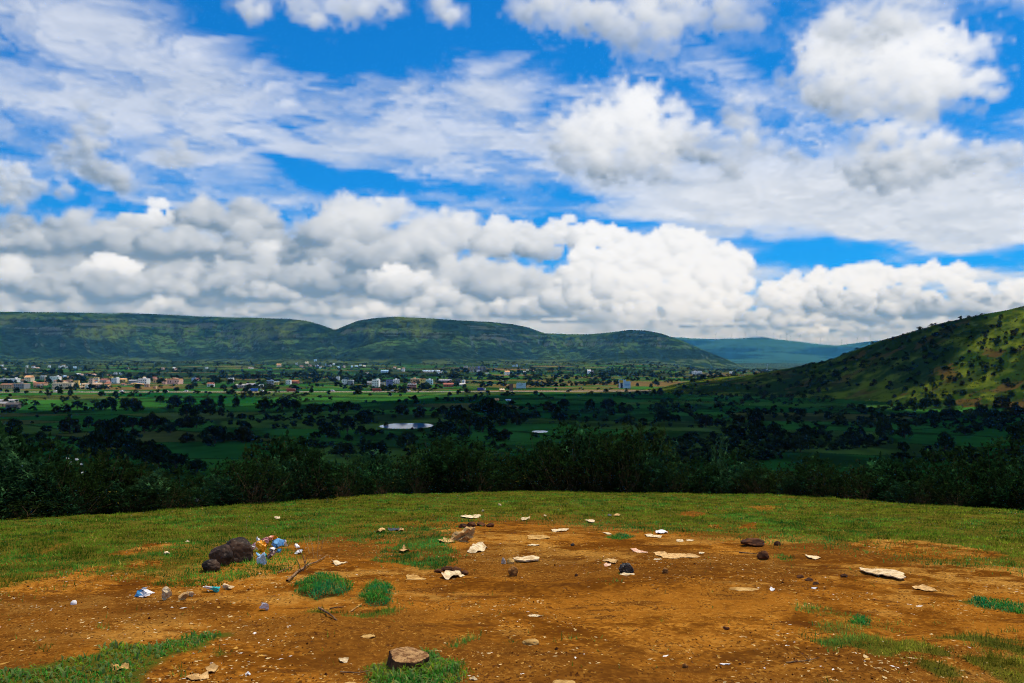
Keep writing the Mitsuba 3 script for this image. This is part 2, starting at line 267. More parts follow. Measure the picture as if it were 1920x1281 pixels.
def terrain(x, y, near=True):
    x, y = np.asarray(x, float), np.asarray(y, float)
    r = np.hypot(x, y)
    az = np.degrees(np.arctan2(x, y))
    # plain
    z = 1.2 * (N(x, y, 1 / 260.0, 3, 3) - 0.5) * sstep(150, 400, r) + 0.5 * (N(x, y, 1 / 40.0, 4, 3) - 0.5) * sstep(120, 300, r)
    z = z + 21 * sstep(1700, 3500, r) * sstep(14, 8, az)
    z = z - 12 * sstep(1800, 4500, r) * sstep(9, 13, az) * sstep(9000, 5500, r)
    # two ponds in shallow basins
    for cx, cy, rx, ry in PONDS:
        q = np.sqrt(((x - cx) / rx) ** 2 + ((y - cy) / ry) ** 2)
        z = z * sstep(1.3, 2.2, q) - 0.9 * sstep(1.12, 0.85, q)
    # the near hillside on the right
    hz = hill_parts(az, r)
    hz = hz * (1 + 0.10 * (N(x, y, 1 / 60.0, 8, 3) - 0.5)) + 1.2 * (N(x, y, 1 / 16.0, 9, 3) - 0.5) * sstep(1, 10, hz)
    z = z + hz
    # the range across the valley: talus, cliff bands and a flat top, cut by gullies
    e = table(RANGE_CREST, az)
    rc = 4450 + 260 * np.sin(np.radians(az * 13 + 40)) + 160 * np.sin(np.radians(az * 31))
    rc = rc - 350 * np.exp(-((az + 7.5) / 5.0) ** 2)
    wid = 1000 + 150 * np.sin(np.radians(az * 19 + 10))
    gully = np.abs(2 * N(az * 1.0, r * 0 + 2, 0.42, 12, 3) - 1)
    gully2 = np.abs(2 * N(az * 1.0 + (r - 4000) / 500, r * 0 + 5, 1.1, 13, 3) - 1)
    t = (r - (rc - wid)) / wid
    tt = np.clip(t + (0.52 * (gully - 0.3) + 0.26 * (gully2 - 0.3)) * np.clip(4 * t * (1 - t), 0, 1) + 0.10 * (N(x, y, 1 / 150.0, 14, 4) - 0.5) * np.clip(6 * t * (1 - t), 0, 1), 0, 1)
    prof = np.interp(tt, [0, 0.2, 0.45, 0.70, 0.735, 0.81, 0.84, 0.93, 1.0], [0, 0.08, 0.27, 0.52, 0.66, 0.72, 0.86, 0.95, 1.0])
    zc = EYE + e * rc
    base = 20 * sstep(14, 8, az)
    rz = np.maximum(zc - base, 0) * prof + 9 * (N(x, y, 1 / 60.0, 15, 4) - 0.5) * np.clip(5 * tt * (1.02 - tt), 0, 1)
    rz = rz - np.clip(r - rc, 0, 1e9) * 0.015
    z = np.where((az > -75) & (az < 30), z + np.maximum(rz, 0) * sstep(-75, -55, az), z)
    # the lower spur in front of it
    cx, cy = 3500 * math.sin(math.radians(-7.6)), 3500 * math.cos(math.radians(-7.6))
    u, v = (x - cx) / 330.0, (y - cy) / 420.0
    cone = 108 * np.clip(1 - np.sqrt(u * u + v * v + 0.02) * (1 + 0.3 * (N(x, y, 1 / 120.0, 16, 4) - 0.5)), 0, 1) ** 0.9
    z = np.maximum(z, 20 + cone + 3 * (N(x, y, 1 / 40.0, 17, 3) - 0.5)) if np.ndim(z) == 0 else np.where(cone > 0, np.maximum(z, 20 + cone + 4 * (N(x, y, 1 / 50.0, 17, 3) - 0.5)), z)
    # the blue ridge far behind
    e = table(FAR_CREST, az)
    rc = 12000 + 500 * np.sin(np.radians(az * 17))
    t = np.clip((r - (rc - 2400)) / 2400 + 0.25 * (np.abs(2 * N(az, r * 0 + 3, 0.7, 18, 4) - 1) - 0.4) * np.clip(4 * (r - rc + 2400) / 2400 * (rc - r) / 2400, 0, 1), 0, 1)
    prof = np.interp(t, [0, 0.3, 0.6, 0.66, 0.8, 0.85, 1], [0, 0.12, 0.4, 0.6, 0.68, 0.88, 1])
    z = np.where((az > 3) & (az < 60), z + np.maximum((EYE + e * rc) * prof - np.clip(r - rc, 0, 1e9) * 0.02, 0) * sstep(60, 45, az) * sstep(3, 6, az), z)
    # hills all round the horizon behind
    z = z + 160 * sstep(5000, 9000, r) * N(x, y, 1 / 5000.0, 19, 4) * sstep(60, 90, np.abs(az))
    # the hilltop that carries the camera
    plane = EYE - 1.6 - 0.108 * np.where(y > -6, y, -6 + (y + 6) * 0.3) - 0.0008 * x * x * sstep(8, 30, np.abs(x))
    d = poly_sdf(CLEARING, x, y)
    dd = np.maximum(d, 0)
    knoll = plane - 0.36 * dd * dd / (dd + 2.0) - 0.02 * dd
    far = r > 700
    knoll = np.where(far, -1e3, knoll + (0.8 * (N(x, y, 1 / 9.0, 20, 3) - 0.5)) * sstep(1, 8, d))
    k = 3.0
    h = np.clip(0.5 + 0.5 * (knoll - z) / k, 0, 1)
    z = z * (1 - h) + knoll * h + k * h * (1 - h) * np.where(h >= 1, 0, 1) * 0.5
    if near:
        nr = sstep(60, 30, r)
        lip = y - (10.15 - 0.16 * (x + 0.5) - 0.05 * np.sin(x * 1.7)) 
        z = z + nr * sstep(-2.2, -1.2, x) * sstep(3.4, 1.8, x) * (0.055 * sstep(-0.45, 0.0, lip) * sstep(0.9, 0.05, lip))          # a trodden lip of earth
        z = z + nr * (0.16 * (N(x, y, 1 / 2.6, 23, 3) - 0.5) + 0.05 * (N(x, y, 1 / 0.55, 24, 3) - 0.5) + 0.034 * (N(x, y, 1 / 0.15, 25, 3) - 0.5) * (0.5 + 1.2 * N(x, y, 1 / 0.9, 26, 2)) + 0.012 * (N(x, y, 1 / 0.06, 27, 2) - 0.5)) * sstep(2, 5, r)
    return z


def spot(px, py, far=6000.0):
    """Where a line of sight of the photograph first meets the terrain: the place where a thing stands."""
    r = np.geomspace(1.5, far, 5000)
    x, z = (px - 960) / 1598.0 * r, EYE + (670 - py) / 1598.0 * r
    hit = np.nonzero(terrain(x, r) > z)[0]
    i = hit[0] if len(hit) else len(r) - 1
    a, b = r[max(i - 1, 0)], r[i]
    rr = np.linspace(a, b, 40)
    x, z = (px - 960) / 1598.0 * rr, EYE + (670 - py) / 1598.0 * rr
    g = terrain(x, rr)
    j = int(np.argmax(g > z)) if (g > z).any() else 39
    return float(x[j]), float(rr[j]), float(g[j])


def outline(pts):
    """Ground polygon of the clearing (level enough here to use its plane)."""
    out = []
    for px, py in pts:
        yy = 1.6 / max((py - 670) / 1598.0 - 0.108, 0.02)
        out.append(((px - 960) / 1598.0 * yy, yy))
    return out


# where turf covers the clearing, and how densely
TURF = outline([(-500, 1220), (0, 1132), (60, 1118), (130, 1102), (200, 1090), (300, 1094), (390, 1096), (450, 1078), (510, 1062), (560, 1034), (620, 1022), (660, 1040), (720, 1046), (770, 1062), (830, 1062), (858, 1040), (800, 1022), (845, 1004), (880, 985), (960, 978), (1040, 986),
                (1110, 994), (1210, 1001), (1290, 1008), (1380, 1014), (1460, 1026), (1560, 1034), (1640, 1044), (1700, 1056), (1800, 1066), (1920, 1078), (2600, 1150)]) + [(60, 40), (-60, 40)]
PATCHES = [(outline(p), w) for p, w in [
    ([(-60, 1330), (-60, 1268), (60, 1250), (170, 1232), (215, 1214), (300, 1212), (352, 1190), (400, 1182), (440, 1176), (448, 1188), (405, 1200), (400, 1212), (380, 1222), (330, 1236), (290, 1262), (250, 1330)], 1.0),
    ([(555, 1114), (570, 1092), (600, 1078), (640, 1086), (665, 1100), (640, 1116), (590, 1122)], 1.2),
    ([(672, 1112), (690, 1098), (722, 1096), (740, 1112), (735, 1134), (700, 1140), (680, 1130)], 1.2),
    ([(566, 1146), (600, 1141), (650, 1150), (690, 1148), (740, 1140), (768, 1132), (745, 1156), (690, 1161), (620, 1158)], 0.8),
    ([(700, 1262), (712, 1236), (735, 1218), (800, 1214), (842, 1232), (868, 1250), (850, 1272), (810, 1300), (725, 1300)], 1.3),
    ([(690, 1048), (720, 1028), (760, 1010), (850, 998), (872, 1008), (845, 1022), (866, 1040), (838, 1066), (790, 1068), (756, 1056)], 0.9), ([(640, 1010), (700, 996), (790, 990), (850, 990), (800, 1012), (700, 1020)], 0.8),
    ([(450, 1150), (500, 1144), (560, 1150), (520, 1156), (460, 1156)], 0.5),
    ([(832, 1212), (870, 1196), (900, 1186), (896, 1198), (850, 1216)], 0.7), ([(950, 1204), (975, 1190), (986, 1194), (968, 1206)], 0.7), ([(1038, 1202), (1052, 1195), (1085, 1192), (1060, 1206)], 0.6), ([(1108, 1196), (1122, 1192), (1120, 1206)], 0.6),
    ([(1134, 1006), (1165, 1001), (1190, 1008), (1160, 1013)], 1.2), ([(1446, 1044), (1460, 1034), (1490, 1046), (1470, 1052)], 0.9),
    ([(1590, 1164), (1605, 1154), (1628, 1160), (1622, 1172), (1600, 1173)], 1.3),
    ([(1480, 1146), (1520, 1138), (1600, 1150), (1700, 1156), (1690, 1186), (1600, 1186), (1500, 1200)], 0.5), ([(1500, 1200), (1620, 1190), (1720, 1196), (1800, 1188), (1930, 1196), (2000, 1300), (1800, 1300), (1740, 1262), (1660, 1236), (1560, 1222)], 0.9),
    ([(1790, 1124), (1830, 1118), (1920, 1132), (2000, 1150), (1920, 1146), (1830, 1134)], 1.1), ([(1740, 1158), (1760, 1156), (1775, 1162), (1750, 1164)], 0.7), ([(1860, 1178), (1890, 1174), (1900, 1182), (1870, 1184)], 0.7),
    ([(1510, 1276), (1540, 1270), (1590, 1280), (1560, 1290)], 0.8), ([(58, 1216), (80, 1204), (102, 1206), (90, 1222)], 0.8), ([(22, 1236), (40, 1230), (50, 1240), (30, 1244)], 0.8), ([(166, 1190), (200, 1174), (212, 1180), (180, 1196)], 0.4),
    ([(395, 1224), (420, 1218), (440, 1226), (410, 1234)], 0.9), ([(330, 1262), (345, 1256), (352, 1266)], 0.7), ([(955, 1050), (1000, 1040), (1060, 1046), (1000, 1052)], 0.15), ([(1120, 1100), (1150, 1090), (1180, 1100), (1150, 1112)], 0.3)]]
BARE = [(outline(p), w) for p, w in [
    ([(860, 1010), (880, 986), (1010, 984), (1060, 996), (900, 1012)], 1.0), ([(1360, 992), (1420, 980), (1410, 994)], 0.9), ([(1270, 962), (1300, 956), (1330, 962), (1300, 968)], 0.8), ([(1320, 984), (1345, 980), (1350, 990)], 0.8), ([(1400, 950), (1440, 946), (1470, 952), (1430, 956)], 0.5),
    ([(0, 1105), (60, 1092), (180, 1062), (210, 1058), (150, 1086), (40, 1118)], 0.75), ([(200, 1040), (300, 1014), (340, 1012), (260, 1040)], 0.7), ([(560, 1030), (620, 1004), (700, 1010), (760, 1016), (700, 1042), (620, 1050)], 0.55), ([(0, 1060), (80, 1030), (150, 1010), (60, 1050)], 0.4),
    ([(1580, 1022), (1640, 1008), (1800, 1020), (1880, 1040), (1760, 1046), (1640, 1038)], 0.62), ([(540, 1020), (700, 1012), (800, 1018), (760, 1040), (640, 1040)], 0.5)]]


def turf_cover(x, y):
    """0 bare earth, 1 full turf."""
    n = N(x, y, 1 / 0.7, 31, 4) - 0.5
    n2 = N(x, y, 1 / 0.22, 32, 3) - 0.5
    wob = 0.5 * n + 0.16 * n2
    s = poly_sdf(TURF, x, y) / np.maximum(1, np.hypot(x, y) / 9.0)
    g = sstep(0.20, -0.55, s + 1.5 * wob)
    g = g * (0.55 + 0.45 * sstep(-0.3, -2.0, s)) + 0.0
    g = g * (1 - 0.75 * sstep(0.50, 0.62, N(x, y, 1 / 1.5, 34, 4)) * sstep(0.5, -2.5, x) * sstep(17.0, 11.0, y))
    for p, w in BARE:
        g = g * (1 - w * sstep(0.12, -0.12, poly_sdf(p, x, y) + 0.6 * wob))
    for p, w in PATCHES:
        q = poly_sdf(p, x, y)
        m = sstep(0.08, -0.10, q + (0.45 if w < 1.0 else 0.2) * wob) * (1 if w >= 1.0 else sstep(0.42, 0.74, 1.4 * n + 1.2 * n2 + 0.57 + 0.14 * w))
        g = np.maximum(g, min(w, 1.0) * m)
    return np.clip(g, 0, 1)


def build_terrain():
    rows = np.concatenate([np.geomspace(0.05, 1.5, 8, endpoint=False), np.geomspace(1.5, 3.6, 24, endpoint=False), np.geomspace(3.6, 14, 330, endpoint=False), np.geomspace(14, 34, 130, endpoint=False), np.geomspace(34, 60, 26, endpoint=False), np.geomspace(60, 420, 66, endpoint=False),
                           np.geomspace(420, 780, 84, endpoint=False), np.geomspace(780, 1150, 70, endpoint=False), np.geomspace(1150, 3000, 56, endpoint=False), np.geomspace(3000, 4900, 125, endpoint=False),
                           np.geomspace(4900, 9400, 16, endpoint=False), np.geomspace(9400, 13000, 56, endpoint=False), np.geomspace(13000, 42000, 12)])
    cols = np.radians(np.concatenate([np.linspace(-36, 36, 500, endpoint=False), np.linspace(36, 324, 76, endpoint=False)]))
    R, A = np.meshgrid(rows, cols, indexing='ij')
    x, y = R * np.sin(A), R * np.cos(A)
    z = terrain(x, y)
    n, m = R.shape
    i, j = np.meshgrid(np.arange(n - 1), np.arange(m), indexing='ij')
    j2 = (j + 1) % m
    quads = np.stack([i * m + j, i * m + j2, (i + 1) * m + j2, (i + 1) * m + j], -1).reshape(-1, 4)
    rm, am = R[:-1].ravel(), np.degrees(A[:-1]).ravel()
    am = (am + 180) % 360 - 180
    hz = hill_parts(am, rm)
    part = np.where(rm < 60, 0, np.where((hz > 0.6) & (rm < 2500), 2, np.where(rm < 3000, 1, np.where(rm < 7000, 3, 4))))
    pos = np.stack([x, y, z], -1).reshape(-1, 3)
    cover = turf_cover(x[rows < 60], y[rows < 60]).ravel()
    tone = N(x, y, 1 / 1.9, 35, 4).ravel()
    uvs = np.zeros((len(pos), 2))
    uvs[:len(cover), 0] = cover
    uvs[:, 1] = tone
    names = ['hilltop_ground', 'valley_floor', 'hillside', 'mountain_range', 'far_ridge']
    texts = ['orange brown bare earth and worn turf of the hilltop clearing', 'flat green valley floor with fields', 'green hillside rising to the right edge, dotted with shrubs', 'long flat topped green mountain range across the valley',
             'hazy blue ridge far away between the range and the right hillside']
    for k, name in enumerate(names):
        f = quads[part == k]
        ids, inv = np.unique(f, return_inverse=True)
        f = inv.reshape(-1, 4)
        tri = np.vstack([f[:, [0, 1, 2]], f[:, [0, 2, 3]]])[:, ::-1]
        a, b, c = pos[ids][tri[:, 0]], pos[ids][tri[:, 1]], pos[ids][tri[:, 2]]
        if np.cross(b - a, c - a)[:, 2].sum() < 0:
            tri = tri[:, ::-1]
        scene[name] = mikit.ply(trimesh.Trimesh(pos[ids], tri, process=False), 'mat_' + name, smooth=True, uv=uvs[ids])
        tag(name, texts[k], kind='structure')


def col(v):
    return mi.Color3f(*v)


def earth(p, n, uv):
    """Laterite soil: orange brown, with darker damp parts, pale dry crust and grit; humus tone under the turf."""
    x, y = p.x, p.y
    a = fbm(x * 0.9, y * 0.9, 1.0, 4)
    b = fbm(x * 4.1, y * 4.1, 4.0, 4)
    g = fbm(x * 26.0, y * 26.0, 2.0, 2)
    c = mix((0.118, 0.041, 0.0048), (0.285, 0.110, 0.0120), smoothstep(0.32, 0.64, 0.55 * a + 0.45 * b + 0.25 * (g - 0.5)))
    c = mix(c, (0.42, 0.190, 0.028), smoothstep(0.60, 0.80, 0.35 * uv.y + 0.35 * b + 0.42 * g) * 0.8)
    c = mix(c, (0.075, 0.026, 0.006), smoothstep(0.62, 0.74, fbm(x * 2.3, y * 7.0, 8.0, 4)) * 0.65)
    worn = smoothstep(0.52, 0.66, fbm(x * 0.55 + 3.0, y * 0.8, 12.0, 4))
    c = mix(c, mix((0.30, 0.135, 0.020), (0.46, 0.25, 0.055), g), worn * smoothstep(0.35, 0.6, b) * 0.75)
    damp = smoothstep(0.50, 0.64, fbm(x * 0.42 + 9.0, y * 0.6, 15.0, 4))
    c = mix(c, mix((0.085, 0.032, 0.006), (0.150, 0.060, 0.010), g), damp * 0.65)
    wx, wy = x + 0.03 * b, y + 0.05 * g
    c = mix(c, (0.045, 0.016, 0.005), smoothstep(0.66, 0.78, noise(wx * 52.0, wy * 40.0, 5)) * smoothstep(0.5, 0.62, b) * 0.7)
    c = mix(c, (0.42, 0.22, 0.045), smoothstep(0.74, 0.90, noise(wx * 83.0, wy * 62.0, 9)) * smoothstep(0.42, 0.6, a) * 0.6)
    turf = mix((0.044, 0.066, 0.009), (0.085, 0.088, 0.011), fbm(x * 3.0, y * 3.0, 6.0, 3))
    return mix(c, turf, smoothstep(0.25, 0.95, uv.x) * 0.85)


def fields(p, n, uv):
    """A patchwork of fields with darker bunds between, dry ground along the road and ploughed strips."""
    x, y = p.x, p.y
    r = dr.sqrt(x * x + y * y)
    wx = x + 60 * (noise(x / 170.0, y / 170.0, 1) - 0.5)
    wy = y + 60 * (noise(x / 170.0, y / 170.0, 5) - 0.5)
    d1, d2, k = voronoi(wx / 95.0, wy / 62.0)
    k2 = cell_rand(k * 9137.0, 3, 1)
    fine = fbm(x / 9.0, y / 14.0, 2.0, 4)
    mid = fbm(x / 48.0, y / 48.0, 7.0, 4)
    c = mix((0.006, 0.064, 0.013), (0.036, 0.140, 0.022), k)
    c = mix(c, (0.070, 0.125, 0.022), smoothstep(0.70, 0.76, k2) * 0.8)
    c = mix(c, (0.080, 0.058, 0.022), smoothstep(0.90, 0.93, k2) * 0.6)
    c = c * (0.62 + 0.75 * fine)
    c = mix(c, (0.010, 0.024, 0.008), smoothstep(0.52, 0.72, mid) * 0.75)
    c = mix(c, (0.012, 0.026, 0.008), (1 - smoothstep(0.02, 0.07, d2 - d1)) * 0.75)
    # rough scrubby slope under the hilltop
    c = mix(c, mix((0.012, 0.030, 0.008), (0.030, 0.052, 0.012), fine), smoothstep(300.0, 180.0, r))
    # dry verge and tan waste ground beyond the road; more wooded farther away
    far = smoothstep(930.0, 1010.0, y)
    dry = smoothstep(0.50, 0.64, fbm(x / 120.0, y / 60.0, 11.0, 4) + 0.20 * smoothstep(-80.0, 150.0, x) * smoothstep(1500.0, 1300.0, y) - 0.05 * smoothstep(0.0, -200.0, x))
    c = mix(c, mix((0.110, 0.082, 0.030), (0.215, 0.125, 0.050), fine), far * dry * 0.85)
    wood = smoothstep(0.44, 0.54, fbm(x / 150.0, y / 95.0, 21.0, 4))
    c = mix(c, mix((0.008, 0.020, 0.010), (0.020, 0.045, 0.018), fine), smoothstep(1250.0, 1500.0, y) * wood * 0.9)
    return c


def range_cover(p, n, uv):
    """Forest in the gullies and under the cliffs, lighter grass on the spurs and terraces, rock bands."""
    x, y, z = p.x, p.y, p.z
    a = fbm(x / 430.0, y / 600.0, z / 110.0, 5)
    b = fbm(x / 60.0 + 3, y / 60.0, z / 22.0, 4)
    t = fbm(x / 17.0, y / 17.0, z / 12.0, 3)
    band = fbm(x / 500.0, y / 500.0, z / 13.0 + 9, 4)
    forest = mix((0.002, 0.009, 0.008), (0.016, 0.042, 0.022), smoothstep(0.25, 0.75, 0.6 * t + 0.4 * fbm(x / 38.0, y / 38.0, z / 20.0, 3)))
    grass = mix((0.014, 0.048, 0.014), (0.058, 0.108, 0.022), smoothstep(0.35, 0.65, b))
    up = smoothstep(0.55, 0.95, n.z)
    m = smoothstep(0.53, 0.66, 0.66 * a + 0.22 * b + 0.18 * band + 0.05 * up)
    c = mix(forest, grass, m * (0.25 + 0.75 * smoothstep(0.38, 0.56, t)))
    cliff = smoothstep(0.82, 0.60, n.z) * smoothstep(0.44, 0.56, band) * smoothstep(0.40, 0.55, fbm(x / 120.0, y / 120.0, z / 40.0 + 5, 3))
    c = mix(c, (0.085, 0.098, 0.070), cliff * 0.7)
    bright = smoothstep(0.60, 0.70, fbm(x / 210.0 + 7, y / 500.0, z / 160.0, 3)) * smoothstep(90.0, 150.0, z)
    c = mix(c, (0.110, 0.160, 0.022), bright * 0.6 * (0.4 + 0.6 * smoothstep(0.4, 0.6, t)))
    flat = smoothstep(40.0, 22.0, z)
    c = mix(c, mix((0.012, 0.034, 0.014), (0.060, 0.090, 0.028), smoothstep(0.45, 0.6, b)), flat)
    return c


def hill_cover(p, n, uv):
    x, y = p.x, p.y
    a = fbm(x / 55.0, y / 55.0, 3.0, 4)
    b = fbm(x / 9.0, y / 9.0, 5.0, 4)
    c = mix((0.018, 0.048, 0.007), (0.122, 0.164, 0.013), smoothstep(0.40, 0.66, 0.55 * a + 0.45 * b))
    c = mix(c, (0.115, 0.060, 0.020), smoothstep(0.58, 0.70, fbm(x / 20.0, y / 14.0, 9.0, 4)) * 0.65)
    return mix(c, (0.016, 0.034, 0.008), smoothstep(0.56, 0.66, fbm(x / 15.0, y / 15.0, 14.0, 4)) * 0.7)


def far_cover(p, n, uv):
    x, y, z = p.x, p.y, p.z
    a = fbm(x / 800.0, y / 800.0, z / 120.0, 5)
    return mix((0.004, 0.024, 0.020), (0.024, 0.080, 0.045), smoothstep(0.42, 0.62, a))


for _n, _f in (('hilltop_ground', earth), ('valley_floor', fields), ('hillside', hill_cover), ('mountain_range', range_cover), ('far_ridge', far_cover)):
    scene['mat_' + _n] = two({'type': 'diffuse', 'reflectance': proc(_f)})
build_terrain()

# ---------------------------------------------------------------- the cumulus overhead, outside the picture, whose shadow lies on the valley
def build_cloud():
    base = 860.0
    shift = SUN[:2] / SUN[2] * base
    shade = [(-900, 29), (-40, 29), (0, 33), (40, 29), (900, 29), (900, 500), (520, 545), (400, 560), (330, 605), (285, 690), (350, 735), (425, 770), (450, 830), (400, 935), (330, 1010), (150, 1000), (70, 950), (-40, 890), (-130, 770), (-200, 715), (-300, 665), (-420, 650), (-900, 610)]
    g = 11.0
    xs, ys = np.meshgrid(np.arange(-1000, 1001, g), np.arange(-15, 1080, g), indexing='ij')
    d = -poly_sdf(shade, xs, ys)
    rough = sstep(60, 200, ys)
    d = d + rough * (46 * (N(xs, ys, 1 / 90.0, 61, 4) - 0.5)) + 3 * (N(xs, ys, 1 / 20.0, 62, 3) - 0.5)
    inside = d > 0
    puff = 0.5 + N(xs, ys, 1 / 70.0, 63, 4)
    top = base + np.clip(d, 0, None) ** 0.75 * 2.6 * puff
    low = base - 0.10 * np.clip(d, 0, 120) * N(xs, ys, 1 / 45.0, 64, 3)
    n, m = xs.shape
    v = np.concatenate([np.stack([xs + shift[0], ys + shift[1], w], -1).reshape(-1, 3) for w in (top, low)])
    ok = inside[:-1, :-1] & inside[1:, :-1] & inside[:-1, 1:] & inside[1:, 1:]
    i, j = np.nonzero(ok)
    q = np.stack([i * m + j, (i + 1) * m + j, (i + 1) * m + j + 1, i * m + j + 1], -1)
    up = np.vstack([q[:, [0, 1, 2]], q[:, [0, 2, 3]]])
    down = up[:, ::-1] + n * m
    e = np.vstack([up[:, [0, 1]], up[:, [1, 2]], up[:, [2, 0]]])
    seen = {(a, b) for a, b in e}
    rim = np.array([(a, b) for a, b in e if (b, a) not in seen])
    wall = np.vstack([np.stack([rim[:, 0], rim[:, 0] + n * m, rim[:, 1]], -1), np.stack([rim[:, 1], rim[:, 0] + n * m, rim[:, 1] + n * m], -1)])
    mesh = trimesh.Trimesh(v, np.vstack([up, down, wall]), process=False)
    mesh.remove_unreferenced_vertices()
    scene['cloud'] = mikit.ply(mesh, 'mat_cloud', smooth=50)
    tag('cloud', 'broad grey bottomed cumulus cloud overhead that shades the valley', kind='structure')


scene['mat_cloud'] = two({'type': 'diffuse', 'reflectance': rgb(0.85, 0.86, 0.88)})
build_cloud()

# ---------------------------------------------------------------- the air of the valley
scene['valley_air'] = {'type': 'homogeneous', 'albedo': rgb(0.95, 0.95, 0.95), 'sigma_t': rgb(0.4e-5, 2.1e-5, 5.0e-5)}
scene['haze'] = {'type': 'cube', 'to_world': T().translate([0, 0, 208]) @ T().scale([48000, 48000, 224]), 'bsdf': {'type': 'null'}, 'interior': {'type': 'ref', 'id': 'valley_air'}}
tag('haze', 'thin blue air that fades the far ridge', kind='stuff')


# ---------------------------------------------------------------- plants
LEAF = {'type': 'mesh_attribute', 'name': 'vertex_color'}
scene['mat_leaf'] = {'type': 'principledthin', 'base_color': LEAF, 'roughness': 0.5, 'diff_trans': 1.0, 'spec_trans': 0.0, 'eta': 1.4}
scene['mat_crown'] = two({'type': 'diffuse', 'reflectance': LEAF})
scene['mat_grass'] = {'type': 'principledthin', 'base_color': LEAF, 'roughness': 0.6, 'diff_trans': 1.1, 'spec_trans': 0.0, 'eta': 1.4}
matte('mat_bark', (0.060, 0.042, 0.028), 0.9, 0.1)
matte('mat_twig', (0.110, 0.070, 0.036), 0.9, 0.1)


def unit(v):
    return v / np.maximum(np.linalg.norm(v, axis=-1, keepdims=True), 1e-9)


def leaves(c, d, nrm, length, width, fold=0.15):
    """Folded four-cornered leaves: base c, direction d, face normal nrm."""
    side = unit(np.cross(d, nrm))
    L, W = np.broadcast_to(length, len(c))[:, None], np.broadcast_to(width, len(c))[:, None]
    mid = c + d * L * 0.45
    v = np.stack([c, mid + side * W / 2 + nrm * W * fold, c + d * L, mid - side * W / 2 + nrm * W * fold], 1)
    i = np.arange(len(c))[:, None] * 4
    f = np.stack([i + [[0, 1, 2]], i + [[0, 2, 3]]], 1).reshape(-1, 3)
    return v.reshape(-1, 3), f


def tubes(paths, sides=5):
    """Tapered limbs: list of (points, radii)."""
    vs, fs, n = [], [], 0
    for p, r in paths:
        p = np.asarray(p, float)
        t = unit(np.gradient(p, axis=0))
        a = unit(np.cross(t, np.where(np.abs(t[:, 2:]) < 0.9, [0, 0, 1.0], [1.0, 0, 0])))
        b = np.cross(t, a)
        ang = np.arange(sides) * 2 * np.pi / sides
        v = p[:, None] + np.asarray(r, float)[:, None, None] * (np.cos(ang)[None, :, None] * a[:, None] + np.sin(ang)[None, :, None] * b[:, None])
        k = len(p)
        i, j = np.meshgrid(np.arange(k - 1), np.arange(sides), indexing='ij')
        q = np.stack([i * sides + j, i * sides + (j + 1) % sides, (i + 1) * sides + (j + 1) % sides, (i + 1) * sides + j], -1).reshape(-1, 4)
        f = np.vstack([q[:, [0, 1, 2]], q[:, [0, 2, 3]], [[(k - 1) * sides, (k - 1) * sides + s, (k - 1) * sides + s + 1] for s in range(1, sides - 1)]])
        vs.append(v.reshape(-1, 3))
        fs.append(f + n)
        n += k * sides
    return trimesh.Trimesh(np.vstack(vs), np.vstack(fs), process=False)


def crown_proto(seed, lobes, per, leaf, tint, flat=1.0, low=0.25, spread=0.42, var=0.5):
    """A tree in a unit box (width 1, height 1): lobes of leaf clumps round the ends of the limbs, gaps between them."""
    rng = np.random.default_rng(seed)
    paths = [(np.array([[0, 0, -0.03], [0.01, 0.0, 0.12], [rng.normal(0, .03), rng.normal(0, .03), 0.42], [rng.normal(0, .05), rng.normal(0, .05), 0.70]]), [0.045, 0.032, 0.024, 0.008])]
    vs, fs, cs, n = [], [], [], 0
    for k in range(lobes):
        t = 2 * math.pi * (k * 0.618 + rng.uniform(-.08, .08))
        h = low + (1 - low) * ((k + 0.5) / lobes) ** 0.8
        wide = spread * math.sqrt(max(0.0, 1 - ((h - low) / (1 - low)) ** (2.2 * flat))) * rng.uniform(0.55, 1.05)
        c = np.array([wide * math.cos(t), wide * math.sin(t), h * 0.86])
        R = rng.uniform(0.17, 0.26)
        paths.append((np.array([[0, 0, 0.12 + 0.3 * rng.random()], c * [0.5, 0.5, 0] + [0, 0, 0.2 + 0.5 * c[2]], c]), [0.018, 0.012, 0.004]))
        d = unit(rng.normal(size=(per, 3)) + [0, 0, 0.25])
        p = c + d * (R * rng.uniform(0.35, 1.08, (per, 1))) * [1, 1, 0.85]
        nr = unit(d + 0.7 * rng.normal(size=(per, 3)))
        dr_ = unit(np.cross(nr, rng.normal(size=(per, 3))))
        s = leaf * rng.uniform(0.6, 1.3, per)
        v, f = leaves(p - dr_ * s[:, None] / 2, dr_, nr, s, s * 0.8)
        tone = rng.uniform(1 - var, 1 + var) * rng.uniform(0.65, 1.35, (per, 1)) * np.array(tint) * (1 + 0.12 * rng.normal(size=(per, 3)))
        vs.append(v); fs.append(f + n); cs.append(np.repeat(np.clip(tone, 0.001, 0.5), 4, 0)); n += len(v)
    mesh = trimesh.Trimesh(np.vstack(vs), np.vstack(fs), process=False)
    return {'crown': mikit.ply(mesh, 'mat_crown', color=np.vstack(cs)), 'trunk': mikit.ply(tubes(paths), 'mat_bark', smooth=True), 'raw': (mesh, np.vstack(cs))}


